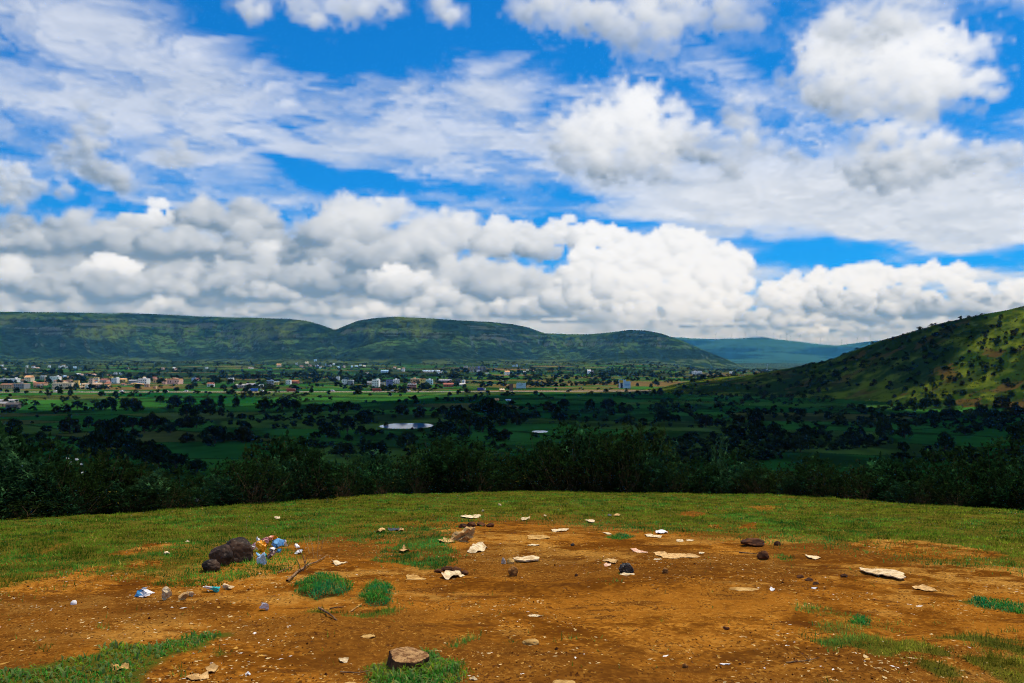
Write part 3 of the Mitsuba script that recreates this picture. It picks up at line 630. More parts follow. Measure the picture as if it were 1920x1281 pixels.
TREES = [crown_proto(1, 12, 100, 0.11, (0.010, 0.024, 0.007), 1.0, 0.16), crown_proto(2, 9, 120, 0.11, (0.008, 0.020, 0.007), 1.4, 0.12), crown_proto(3, 14, 85, 0.10, (0.014, 0.026, 0.008), 0.9, 0.2), crown_proto(4, 8, 110, 0.11, (0.009, 0.019, 0.006), 1.0, 0.36, 0.44),
         crown_proto(5, 10, 105, 0.11, (0.018, 0.023, 0.009), 1.2, 0.12), crown_proto(6, 11, 95, 0.10, (0.009, 0.023, 0.009), 0.8, 0.18, 0.36)]
SHRUBS = [crown_proto(21, 9, 48, 0.15, (0.017, 0.038, 0.010), 1.4, 0.04, 0.34), crown_proto(22, 8, 48, 0.15, (0.022, 0.044, 0.010), 1.3, 0.05, 0.34), crown_proto(23, 10, 42, 0.14, (0.013, 0.032, 0.009), 1.6, 0.04, 0.34), crown_proto(24, 8, 48, 0.15, (0.038, 0.034, 0.013), 1.4, 0.05, 0.34)]


def put(x, y, z, rot, sx, sz):
    return T().translate([x, y, z]) @ T().rotate([0, 0, 1], rot) @ T().scale([sx, sx, sz])


def plant(name, proto, at, rot, w, h, label, category, group=None, trunk=True):
    k = numbered(name)
    m = put(at[0], at[1], at[2], rot, w, h)
    scene[k + '__crown'] = {**proto['crown'], 'to_world': m}
    if trunk:
        scene[k + '__trunk'] = {**proto['trunk'], 'to_world': m}
    return tag(k, label, category, group)


# trees of the valley: where they stand, height and width in the photograph's pixels
FIELD_TREES = [(109, 775, 13, 16), (126, 774, 15, 16), (146, 769, 16, 19), (162, 770, 8, 9), (172, 770, 7, 8), (184, 770, 15, 15), (197, 768, 18, 18), (211, 768, 21, 20), (216, 771, 8, 7), (237, 770, 22, 22), (250, 766, 18, 26), (260, 773, 18, 22), (301, 758, 15, 15), (327, 767, 23, 28),
               (356, 760, 17, 26), (350, 781, 22, 28), (370, 778, 18, 26), (390, 768, 20, 28), (395, 780, 17, 20), (415, 766, 24, 13), (416, 780, 14, 12), (443, 764, 19, 14), (455, 749, 9, 9), (434, 785, 11, 13), (454, 785, 9, 18), (132, 812, 27, 38), (168, 802, 20, 22), (190, 804, 16, 22),
               (202, 825, 32, 42), (230, 802, 22, 22), (250, 805, 21, 27), (272, 812, 27, 26), (288, 800, 25, 22), (305, 799, 15, 26), (321, 812, 16, 20), (338, 802, 17, 24), (355, 802, 21, 27), (370, 802, 22, 27), (352, 830, 17, 24), (405, 831, 31, 46), (422, 830, 20, 20), (457, 830, 28, 32),
               (170, 865, 44, 45), (205, 872, 78, 62), (240, 872, 58, 50), (275, 876, 46, 50), (300, 874, 38, 42), (332, 886, 34, 50), (370, 888, 26, 42), (27, 815, 28, 30), (15, 835, 25, 40), (50, 832, 18, 30), (78, 832, 22, 22), (92, 845, 20, 24),
               (497, 772, 24, 26), (509, 757, 8, 8), (530, 770, 22, 32), (552, 768, 18, 28), (556, 778, 8, 7), (566, 777, 9, 8), (588, 778, 20, 32), (635, 780, 25, 30), (652, 772, 18, 22), (669, 770, 12, 15), (754, 778, 18, 24), (786, 784, 21, 24), (738, 784, 7, 10), (684, 794, 22, 36),
               (652, 815, 33, 27), (615, 820, 25, 32), (592, 825, 15, 20), (630, 822, 15, 18), (654, 827, 12, 18), (681, 830, 12, 12), (677, 815, 16, 24), (697, 817, 13, 18), (712, 815, 9, 16), (724, 800, 9, 8), (735, 824, 12, 20), (765, 838, 26, 40), (790, 810, 8, 11), (773, 806, 5, 7),
               (831, 782, 20, 20), (815, 784, 12, 15), (855, 798, 35, 38), (835, 824, 32, 50), (880, 805, 32, 45), (915, 780, 32, 44), (937, 798, 34, 44), (905, 810, 26, 38), (870, 824, 22, 30), (925, 826, 20, 28), (945, 826, 20, 26), (645, 856, 24, 46), (702, 858, 26, 55),
               (968, 797, 25, 22), (985, 787, 12, 30), (1005, 785, 14, 20), (1048, 790, 20, 28), (1030, 772, 18, 28), (1057, 767, 18, 20), (1107, 772, 22, 18), (1140, 765, 16, 30), (1165, 775, 11, 16), (1237, 770, 9, 15), (1245, 790, 19, 34), (1269, 790, 12, 14), (1323, 802, 22, 27),
               (1177, 795, 15, 30), (1345, 800, 15, 16), (1385, 795, 16, 22), (1375, 827, 28, 45), (1417, 795, 24, 30), (1420, 827, 36, 30), (1075, 787, 10, 15), (1115, 784, 8, 9), (1205, 794, 10, 15), (1295, 781, 8, 9), (1275, 836, 16, 30), (1226, 834, 20, 24), (1280, 862, 18, 34),
               (1500, 781, 14, 18), (1615, 775, 16, 18), (1632, 774, 11, 14), (1450, 817, 22, 24), (1510, 822, 23, 25), (1500, 847, 26, 36), (1462, 847, 22, 30), (1597, 827, 18, 24), (1612, 817, 15, 18), (1655, 825, 40, 32), (1630, 837, 22, 20), (1695, 822, 27, 27), (1691, 847, 18, 19),
               (1690, 865, 16, 36), (1770, 850, 38, 34), (1750, 865, 16, 32), (1810, 875, 36, 62), (1902, 875, 34, 70), (1907, 840, 45, 40), (1807, 815, 14, 34), (1780, 787, 20, 34), (1840, 778, 17, 26), (1865, 787, 17, 46), (1905, 782, 22, 30), (1780, 764, 18, 20), (1735, 767, 20, 28),
               (1752, 766, 16, 20), (1707, 766, 15, 22), (1877, 764, 20, 30), (1685, 769, 13, 12)]


def side(px):
    return 'left' if px < 480 else 'left of centre' if px < 760 else 'centre' if px < 1120 else 'right of centre' if px < 1450 else 'right'


LANDMARKS = [(50, 'the leftmost blocks'), (92, 'the orange cube house'), (150, 'the long cream block'), (205, 'the pink tower'), (262, 'the ochre house'), (345, 'the salmon blocks'), (420, 'the red roofed house'), (485, 'the blue truck'), (530, 'the yellow house'), (605, 'the rust red shed'),
             (668, 'the white centre pair'), (721, 'the tall white house'), (751, 'the purple house'), (815, 'the orange centre houses'), (878, 'the long red house'), (945, 'the navy lorry'), (1000, 'the pale billboard'), (1110, 'the pointed white building'), (1200, 'the blue billboard'), (1290, 'the hillside tail'),
             (1400, 'the far ridge'), (1500, 'the pale mast'), (1620, 'the far ridge end'), (1760, 'the lone ridge tree'), (9999, 'the right edge')]


def lined(px):
    return next(n for q, n in LANDMARKS if px < q)


def field_trees():
    rng = np.random.default_rng(5)
    special = {(754, 778): 'lone round dark tree standing just behind the pond', (786, 784): 'rounder dark tree at the back of the pond, right of a lone one', (132, 812): 'broad dark tree alone in the dark field near the left edge',
               (205, 872): 'tallest black green tree of the grove at lower left below the hilltop', (352, 830): 'small umbrella shaped tree on the shaded field left of centre', (455, 749): 'small lone round tree on the sunlit field near the road, left of centre',
               (1691, 847): 'small ball shaped dark tree alone on the field at right', (1500, 781): 'small lone tree on the brownish field strip at right', (1245, 790): 'wide domed dark tree right of centre in the dark fields',
               (835, 824): 'wide dark tree nearest of the thicket right of the pond', (915, 780): 'tallest tree at the back of the thicket right of the pond'}
    for px, py, h, w in FIELD_TREES:
        x, y, z = spot(px, py)
        s = y / 1598.0
        p = TREES[int(rng.integers(6))]
        lab = special.get((px, py))
        grp = None
        if not lab:
            zone = 'pond' if 800 < px < 970 and 770 < py < 830 else 'near' if py > 838 else 'mid' if py > 792 else 'far'
            size = 'broad' if w > h * 1.15 else 'upright' if h > w * 1.1 else 'round'
            where = {'pond': 'in the thicket right of the pond', 'near': f'just behind the bushes, in line with {lined(px)}', 'mid': f'amid the shaded fields, in line with {lined(px)}', 'far': f'on the far fields, in line with {lined(px)}'}[zone]
            lab, grp = f'{size} dark tree {where}', f'{size} trees {where}'
        plant('field_tree', p, (x, y, z - 0.1), rng.uniform(0, 360), w * s * 1.12, h * s * 1.1, lab, 'tree', grp)
    # smaller trees along the road, among the houses and at the foot of the hillside
    rows = [(62, (0, 1290), (735, 744), (4, 11), 'roadside_tree', 'dark tree beside the road', 'trees beside the road'),
            (74, (0, 890), (701, 733), (6, 12), 'village_tree', 'dark tree among the village houses', 'trees between the village houses'),
            (20, (890, 1290), (700, 735), (5, 11), 'plain_tree', 'dark tree around the billboards', 'trees around the billboards')]
    for n, (x0, x1), (y0, y1), (h0, h1), name, lab, grp in rows:
        for _ in range(n):
            px, py, h = rng.uniform(x0, x1), rng.uniform(y0, y1), rng.uniform(h0, h1)
            x, y, z = spot(px, py)
            s = y / 1598.0
            plant(name, TREES[int(rng.integers(6))], (x, y, z - 0.1), rng.uniform(0, 360), h * s * (q := rng.uniform(0.9, 1.5)), h * s, f'{"small" if h < 8 else "taller"} {"round" if q < 1.2 else "spreading"} {lab}, in line with {lined(px)}', 'tree', f'{"small" if h < 8 else "taller"} {"round" if q < 1.2 else "spreading"} {grp}, {lined(px)}')
    x, y, z = spot(1719, 617)
    plant('ridge_tree', TREES[3], (x, y, z - 0.2), 40, 6.6, 7.0, 'lone small tree sticking up from the crest of the right hillside', 'tree')


field_trees()


def merged(protos, rows, key, material, label):
    """What nobody could count: many plants joined into one object."""
    vs, fs, cs, n = [], [], [], 0
    for k, x, y, z, rot, w, h in rows:
        m, c = protos[k % len(protos)]['raw']
        ca, sa = math.cos(rot), math.sin(rot)
        v = m.vertices * [w, w, h]
        vs.append(np.stack([v[:, 0] * ca - v[:, 1] * sa + x, v[:, 0] * sa + v[:, 1] * ca + y, v[:, 2] + z], -1))
        fs.append(m.faces + n); cs.append(c); n += len(v)
    scene[key] = mikit.ply(trimesh.Trimesh(np.vstack(vs), np.vstack(fs), process=False), material, color=np.vstack(cs))
    tag(key, label, key.split('_')[-1], kind='stuff')


def hillside_plants():
    rng = np.random.default_rng(8)
    rows = []
    while len(rows) < 3700:
        az, r = rng.uniform(9, 33.5), math.sqrt(rng.uniform(690 ** 2, 1060 ** 2))
        h = float(hill_parts(np.array(az), np.array(r)))
        x, y = r * math.sin(math.radians(az)), r * math.cos(math.radians(az))
        dens = float(N(x, y, 1 / 45.0, 71, 3))
        if (h < 0.5 and rng.random() > 0.25) or dens < 0.30 + 0.28 * rng.random():
            continue
        w = rng.uniform(1.9, 4.2) * (1.5 if rng.random() < 0.12 and r < 930 else 0.9)
        rows.append((int(rng.integers(4)), x, y, r, rng.uniform(0, 6.28), w, w * rng.uniform(0.6, 0.95)))
    z = terrain(np.array([r[1] for r in rows]), np.array([r[2] for r in rows]))
    rows = [(r[0], r[1], r[2], zz - 0.15, r[4], r[5], r[6]) for r, zz in zip(rows, z)]
    rows.sort(key=lambda r: -r[5])
    for k, x, y, zz, rot, w, h in rows[:290]:
        band = 'top' if zz > 58 else 'upper slope' if zz > 36 else 'lower slope' if zz > 8 else 'foot'
        across = 'left tail' if x / y < 0.32 else 'left part' if x / y < 0.40 else 'middle' if x / y < 0.48 else 'right of its middle' if x / y < 0.55 else 'right end'
        kind = ('dark green', 'mid green', 'deep green', 'olive brown')[k] + (' tall' if h > 3.4 else '')
        plant('hillside_shrub', SHRUBS[k], (x, y, zz), math.degrees(rot), w, h, f'{kind} shrub on the {band} of the right hillside, {across}', 'shrub', f'{kind} shrubs, hillside {band}, {across}', trunk=False)
    small = [{'raw': (trimesh.Trimesh(*_sub(p['raw'][0], 64), process=False), p['raw'][1][:256])} for p in SHRUBS]
    merged(small, rows[290:], 'hillside_scrub', 'mat_crown', 'low scrub scattered between the shrubs of the right hillside')


def _sub(mesh, quads):
    return mesh.vertices[:quads * 4], mesh.faces[:quads * 2]


def far_scrub():
    rng = np.random.default_rng(9)
    small = []
    for s in range(4):
        p = crown_proto(40 + s, 4, 14, 0.34, [(0.010, 0.024, 0.010), (0.014, 0.032, 0.012), (0.020, 0.034, 0.012), (0.008, 0.020, 0.009)][s], 1.2, 0.15)
        small.append(p)
    # hedges, thickets and woods between the fields, thickening towards the range
    pts = []
    while len(pts) < 5600:
        u = rng.random()
        y = 300 * (3300 / 300) ** u
        x = rng.uniform(-0.68, 0.68) * y
        d = float(N(x, y, 1 / 130.0, 75, 3))
        hedge = abs(float(N(x, y, 1 / 85.0, 76, 2)) - 0.5) < 0.02
        thick = 0.44 if y > 1500 else 0.60
        if abs(y - 990) < 16 or any(((x - a) / (c + 5)) ** 2 + ((y - b) / (e + 26)) ** 2 < 1 for a, b, c, e in PONDS):
            continue
        if x / y < -0.15 and 640 < y < 970 and rng.random() < 0.75:
            continue
        if 480 < y < 960 and -0.05 < x / y < 0.42 and d > 0.47 and rng.random() < 0.22:
            d = 1.0
        if (d > thick and rng.random() < 0.8) or hedge or rng.random() < 0.012:
            w = rng.uniform(2.0, 5.0) * (1 if y < 1000 else 1.7)
            pts.append((int(rng.integers(4)), x, y, 0, rng.uniform(0, 6.28), w * 1.3, w * rng.uniform(0.6, 1.0)))
    z = terrain(np.array([p[1] for p in pts]), np.array([p[2] for p in pts]))
    pts = [(p[0], p[1], p[2], zz - 0.1, *p[4:]) for p, zz in zip(pts, z)]
    merged(small, [p for p in pts if p[2] <= 1150], 'valley_scrub', 'mat_crown', 'dark hedges and thickets between the valley fields')
    merged(small, [p for p in pts if p[2] > 1150], 'distant_woodland', 'mat_crown', 'dark scattered woods between the village and the range')


hillside_plants()
far_scrub()


# ---------------------------------------------------------------- bushes along the far edge of the clearing
def bush_proto(seed, whorls, per, ll, lw, tint, tip, droop=0.2, upright=0.0, var=0.35):
    """A bush in a unit box (radius about 0.5, height 1), scaled to a few metres: whorls of leaves at the twig ends of a lumpy dome."""
    rng = np.random.default_rng(seed)
    lumps = [(rng.uniform(0, 2 * math.pi), rng.uniform(0.1, 1.3), rng.uniform(0.85, 1.15)) for _ in range(7)]
    paths, C, D, NR, S, TN = [], [], [], [], [], []
    for k in range(whorls):
        t = rng.uniform(0, 2 * math.pi)
        ct = rng.random() ** 0.75
        st = math.sqrt(1 - ct * ct)
        o = np.array([math.cos(t) * st, math.sin(t) * st, ct])
        R = max(1.0 * q if np.dot(o, [math.cos(a) * math.sin(b), math.sin(a) * math.sin(b), math.cos(b)]) > 0.84 else 0.68 for a, b, q in lumps)
        rad = R * rng.uniform(0.30, 1.0) ** 0.45
        w = o * rad * [0.5, 0.5, 0.96]
        w[0:2] *= 1 - upright * w[2]
        w[2] = max(w[2], 0.02)
        e = unit(o + 0.6 * rng.normal(size=3) + [0, 0, 0.35])
        tl = rng.uniform(0.05, 0.13)
        if k % 6 == 0:
            b0 = np.array([0.10 * rng.normal(), 0.10 * rng.normal(), -0.05])
            m = (b0 + w) / 2 + [0.05 * rng.normal(), 0.05 * rng.normal(), -0.04]
            paths.append((np.array([b0, m, w, w + e * tl]), [0.006, 0.004, 0.002, 0.001]))
        fr = rng.uniform(-0.3, 1.0, (per, 1))
        dd = unit(e * 0.7 + rng.normal(size=(per, 3)) * 0.7 + [0, 0, 0.2 - droop])
        nn = unit(np.array([0, 0, 1.0]) + 0.55 * rng.normal(size=(per, 3)))
        nn = unit(nn - dd * (nn * dd).sum(-1, keepdims=True))
        C.append(w + e * tl * fr + 0.014 * rng.normal(size=(per, 3))); D.append(dd); NR.append(nn); S.append(rng.uniform(0.6, 1.25, per))
        fresh = np.clip((fr + 0.3) * (rad - 0.30), 0, 1) * (rng.uniform(0.5, 1.3) if rng.random() < 0.36 else rng.uniform(0, 0.25))
        TN.append((np.array(tint) * (1 - np.clip(fresh, 0, 1)) + np.array(tip) * np.clip(fresh, 0, 1)) * rng.uniform(0.75 - var, 0.75 + var) * rng.uniform(0.7, 1.3, (per, 1)))
    C, D, NR, S, TN = (np.concatenate(a) for a in (C, D, NR, S, TN))
    C[:, 2] = np.maximum(C[:, 2], 0.0)
    v, f = leaves(C, D, NR, ll * S, lw * S, 0.2)
    return {'foliage': mikit.ply(trimesh.Trimesh(v, f, process=False), 'mat_leaf', color=np.repeat(np.clip(TN, 0.001, 0.6), 4, 0)), 'stems': mikit.ply(tubes(paths, 4), 'mat_twig', smooth=True)}


BUSHES = [('dense dark green', bush_proto(101, 250, 8, 0.056, 0.030, (0.010, 0.027, 0.008), (0.032, 0.100, 0.028))),
          ('small leaved', bush_proto(102, 290, 8, 0.044, 0.024, (0.011, 0.027, 0.007), (0.044, 0.100, 0.022), 0.1)),
          ('russet tinged', bush_proto(103, 250, 8, 0.046, 0.024, (0.014, 0.020, 0.007), (0.062, 0.060, 0.016), 0.2)),
          ('blue green', bush_proto(104, 220, 9, 0.082, 0.026, (0.010, 0.040, 0.018), (0.074, 0.230, 0.085), 0.35)),
          ('olive green', bush_proto(105, 250, 8, 0.050, 0.027, (0.014, 0.030, 0.008), (0.062, 0.110, 0.022), 0.15)),
          ('broad leaved', bush_proto(106, 190, 8, 0.082, 0.044, (0.009, 0.030, 0.010), (0.055, 0.200, 0.060), 0.3))]
SAPLING = bush_proto(120, 190, 9, 0.080, 0.024, (0.030, 0.090, 0.038), (0.125, 0.320, 0.110), 0.5, 0.45)
SKYLINE = [(-80, 800), (0, 815), (60, 845), (150, 838), (190, 868), (250, 872), (330, 882), (390, 878), (440, 858), (490, 842), (540, 815), (570, 822), (620, 846), (680, 862), (740, 858), (790, 842), (850, 820), (900, 836), (960, 846), (1030, 822), (1080, 815), (1130, 802), (1180, 800), (1230, 822), (1270, 866), (1310, 872),
           (1380, 868), (1440, 872), (1500, 858), (1560, 868), (1640, 858), (1700, 864), (1760, 868), (1830, 864), (1900, 872), (2000, 868)]
EDGE = np.array([(-31, 9.0), (-28, 10), (-17, 16), (-12, 20), (-9.5, 21.6), (-7.3, 25.4), (-4.9, 29.9), (0.4, 32.8), (8.4, 30.9), (13.7, 22.9), (20, 17), (28, 12)])


def edge_at(px):
    """The point of the clearing's far edge on this bearing."""
    t = (px - 960) / 1598.0
    for (ax, ay), (bx, by) in zip(EDGE, EDGE[1:]):
        fa, fb = ax - t * ay, bx - t * by
        if fa <= 0 <= fb:
            f = -fa / (fb - fa + 1e-9)
            return ax + (bx - ax) * f, ay + (by - ay) * f
    return t * 20, 20


def flowers(k, m, n, color, rng, size):
    """Small open blossoms on a bush, each a part."""
    for _ in range(n):
        t, tilt = rng.uniform(math.pi, 2 * math.pi), rng.uniform(0.2, 1.0)
        c = np.array([0.46 * math.cos(t) * math.sin(tilt), 0.46 * math.sin(t) * math.sin(tilt), 0.30 + 0.62 * math.cos(tilt)])
        a = np.arange(5) * 2 * math.pi / 5
        d = np.stack([np.cos(a), 0.3 + 0 * a, np.sin(a)], -1)
        v, f = leaves(np.repeat(c[None], 5, 0), unit(d), np.repeat(unit(np.array([[0.0, -1.0, 0.4]])), 5, 0), size, size * 0.8)
        key = numbered(k + '__flower')
        scene[key] = mikit.ply(trimesh.Trimesh(v, f, process=False), 'mat_white_petal' if color == 'white' else 'mat_yellow_petal')
        scene[key]['to_world'] = m


matte('mat_white_petal', (0.75, 0.76, 0.74), 0.7)
matte('mat_yellow_petal', (0.55, 0.40, 0.03), 0.7)


def hedge():
    rng = np.random.default_rng(77)
    sk = np.array(SKYLINE, float)
    plan = []
    for px in np.arange(-60, 1990, 30.0):               # back row, against the valley
        plan.append((px + rng.uniform(-9, 9), rng.uniform(2.2, 4.2), 1.0, 0.0))
    for px in np.arange(-70, 2000, 34.0):               # front row, at the edge of the turf
        plan.append((px + rng.uniform(-10, 10), rng.uniform(0.5, 1.3), rng.uniform(0.62, 0.86), 0.0))
    plan.sort(key=lambda p: p[0])
    for px, off, frac, _ in plan:
        ex, ey = edge_at(px)
        u = unit(np.array([[ex, ey]]))[0]
        x, y = ex + u[0] * off, ey + u[1] * off
        z = float(terrain(np.array([x]), np.array([y]))[0])
        base = 670 - (z - EYE) / y * 1598
        top = np.interp(px, sk[:, 0], sk[:, 1]) + rng.normal(2, 15)
        if frac < 1:
            ey_px = 670 - (float(terrain(np.array([ex]), np.array([ey]))[0]) - EYE) / ey * 1598
            top = ey_px - (ey_px - top) * frac
        h = max((base - top) / 1598 * y, 0.6)
        w = h * rng.uniform(0.85, 1.5)
        w = min(max(w, 1.3), 3.6)
        p = rng.random()
        if px < 80:
            i = 3 if p < 0.55 else 5
        elif 330 < px < 560 and frac < 1:
            i = 3 if p < 0.4 else 1
        else:
            i = int(rng.choice(6, p=[0.32, 0.22, 0.08, 0.11, 0.15, 0.12]))
        kind, proto = BUSHES[i]
        k = numbered('bush')
        m = put(x, y, z - 0.05, rng.uniform(0, 360), w, h)
        scene[k + '__foliage'] = {**proto['foliage'], 'to_world': m}
        scene[k + '__stems'] = {**proto['stems'], 'to_world': m}
        row = 'back row' if frac == 1.0 else 'front row'
        third = 'in line with ' + lined(px)
        lab = f'{kind} bush, hedge {row}, {third}'
        grp = lab.replace(' bush,', ' bushes,')
        m2 = put(x, y, z - 0.05, 0, w, h)
        if frac < 1 and (690 < px < 780 or 960 < px < 1000 or 205 < px < 250):
            flowers(k, m2, 5, 'yellow', rng, 0.014)
            lab, grp = 'yellow flowered ' + lab, lab.replace(' bush,', ' flowering bushes,')
        elif (frac == 1 and (110 < px < 185 or 535 < px < 565)) or (frac < 1 and 20 < px < 60):
            flowers(k, m2, 2, 'white', rng, 0.018)
            lab, grp = 'white flowered ' + lab, lab.replace(' bush,', ' white flowered bushes,')
        tag(k, lab, 'bush', grp)
    # what stands out of the row
    ex, ey = edge_at(1352)
    for name, px, off, top, wide, lab, proto, tint in [
            ('sapling', 1352, 5.5, 818, 1.5, 'pale green upright sapling rising above the hedge right of centre', SAPLING, 'sapling'), ('bush', 1400, 1.2, 868, 2.0, 'bush with long drooping pointed leaves below the sapling, at the turf edge', BUSHES[3][1], 'bush'),
            ('bush', 40, 0.2, 930, 1.9, 'low yellowish green bush spilling onto the turf at the left edge', BUSHES[4][1], 'bush'), ('bush', 10, 1.5, 815, 2.2, 'tall bush with light green narrow leaves at the left picture edge', SAPLING, 'bush'), ('bush', 62, 0.9, 862, 2.0, 'light green narrow leaved bush beside the tall one at left edge', SAPLING, 'bush'),
            ('bush', 285, 1.0, 880, 1.6, 'light blue green bush standing out below the dark grove at left', SAPLING, 'bush'), ('bush', -20, 0.6, 890, 2.0, 'light green bush cut by the left picture edge', SAPLING, 'bush'), ('bush', 112, 0.5, 915, 1.4, 'low light green bush at the turf edge near left', BUSHES[3][1], 'bush')]:
        ex, ey = edge_at(px)
        u = unit(np.array([[ex, ey]]))[0]
        x, y = ex + u[0] * off, ey + u[1] * off
        z = float(terrain(np.array([x]), np.array([y]))[0])
        h = (670 - (z - EYE) / y * 1598 - top) / 1598 * y
        k = numbered(name)
        m = put(x, y, z - 0.05, rng.uniform(0, 360), wide, h)
        scene[k + '__foliage'] = {**proto['foliage'], 'to_world': m}
        scene[k + '__stems'] = {**proto['stems'], 'to_world': m}
        tag(k, lab, tint)


hedge()


# ---------------------------------------------------------------- grass
def blades(x, y, z, h, lean, width, color, rng, bend=True):
    n = len(x)
    t = rng.uniform(0, 2 * math.pi, n)
    d = np.stack([np.cos(t), np.sin(t), 0 * t], -1)
    s = np.stack([-np.sin(t), np.cos(t), 0 * t], -1) * (width / 2)[:, None]
    base = np.stack([x, y, z - 0.008], -1)
    up = np.array([0, 0, 1.0])
    tip = base + up * (h * np.sqrt(np.clip(1 - 0.7 * lean ** 2, 0.1, 1)))[:, None] + d * (h * lean)[:, None]
    if not bend:
        v = np.stack([base - s, base + s, tip], 1)
        f = np.arange(n)[:, None] * 3 + np.array([[0, 1, 2]])
        return v.reshape(-1, 3), f, np.repeat(color, 3, 0)
    mid = base + up * (h * 0.62)[:, None] + d * (h * lean * 0.35)[:, None]
    v = np.stack([base - s, base + s, mid + s * 0.8, mid - s * 0.8, tip], 1)
    f = (np.arange(n)[:, None, None] * 5 + np.array([[0, 1, 2], [0, 2, 3], [3, 2, 4]])).reshape(-1, 3)
    return v.reshape(-1, 3), f, np.repeat(color, 5, 0)


OLIVE, STRAW, FRESH, BRIGHT, TEAL = np.array([0.108, 0.190, 0.014]), np.array([0.42, 0.32, 0.07]), np.array([0.050, 0.240, 0.030]), np.array([0.160, 0.290, 0.018]), np.array([0.024, 0.225, 0.070])


BOULDER_GRASS = outline([(300, 1092), (360, 1062), (470, 1050), (520, 1030), (560, 1036), (556, 1056), (520, 1070), (450, 1084), (390, 1094)])


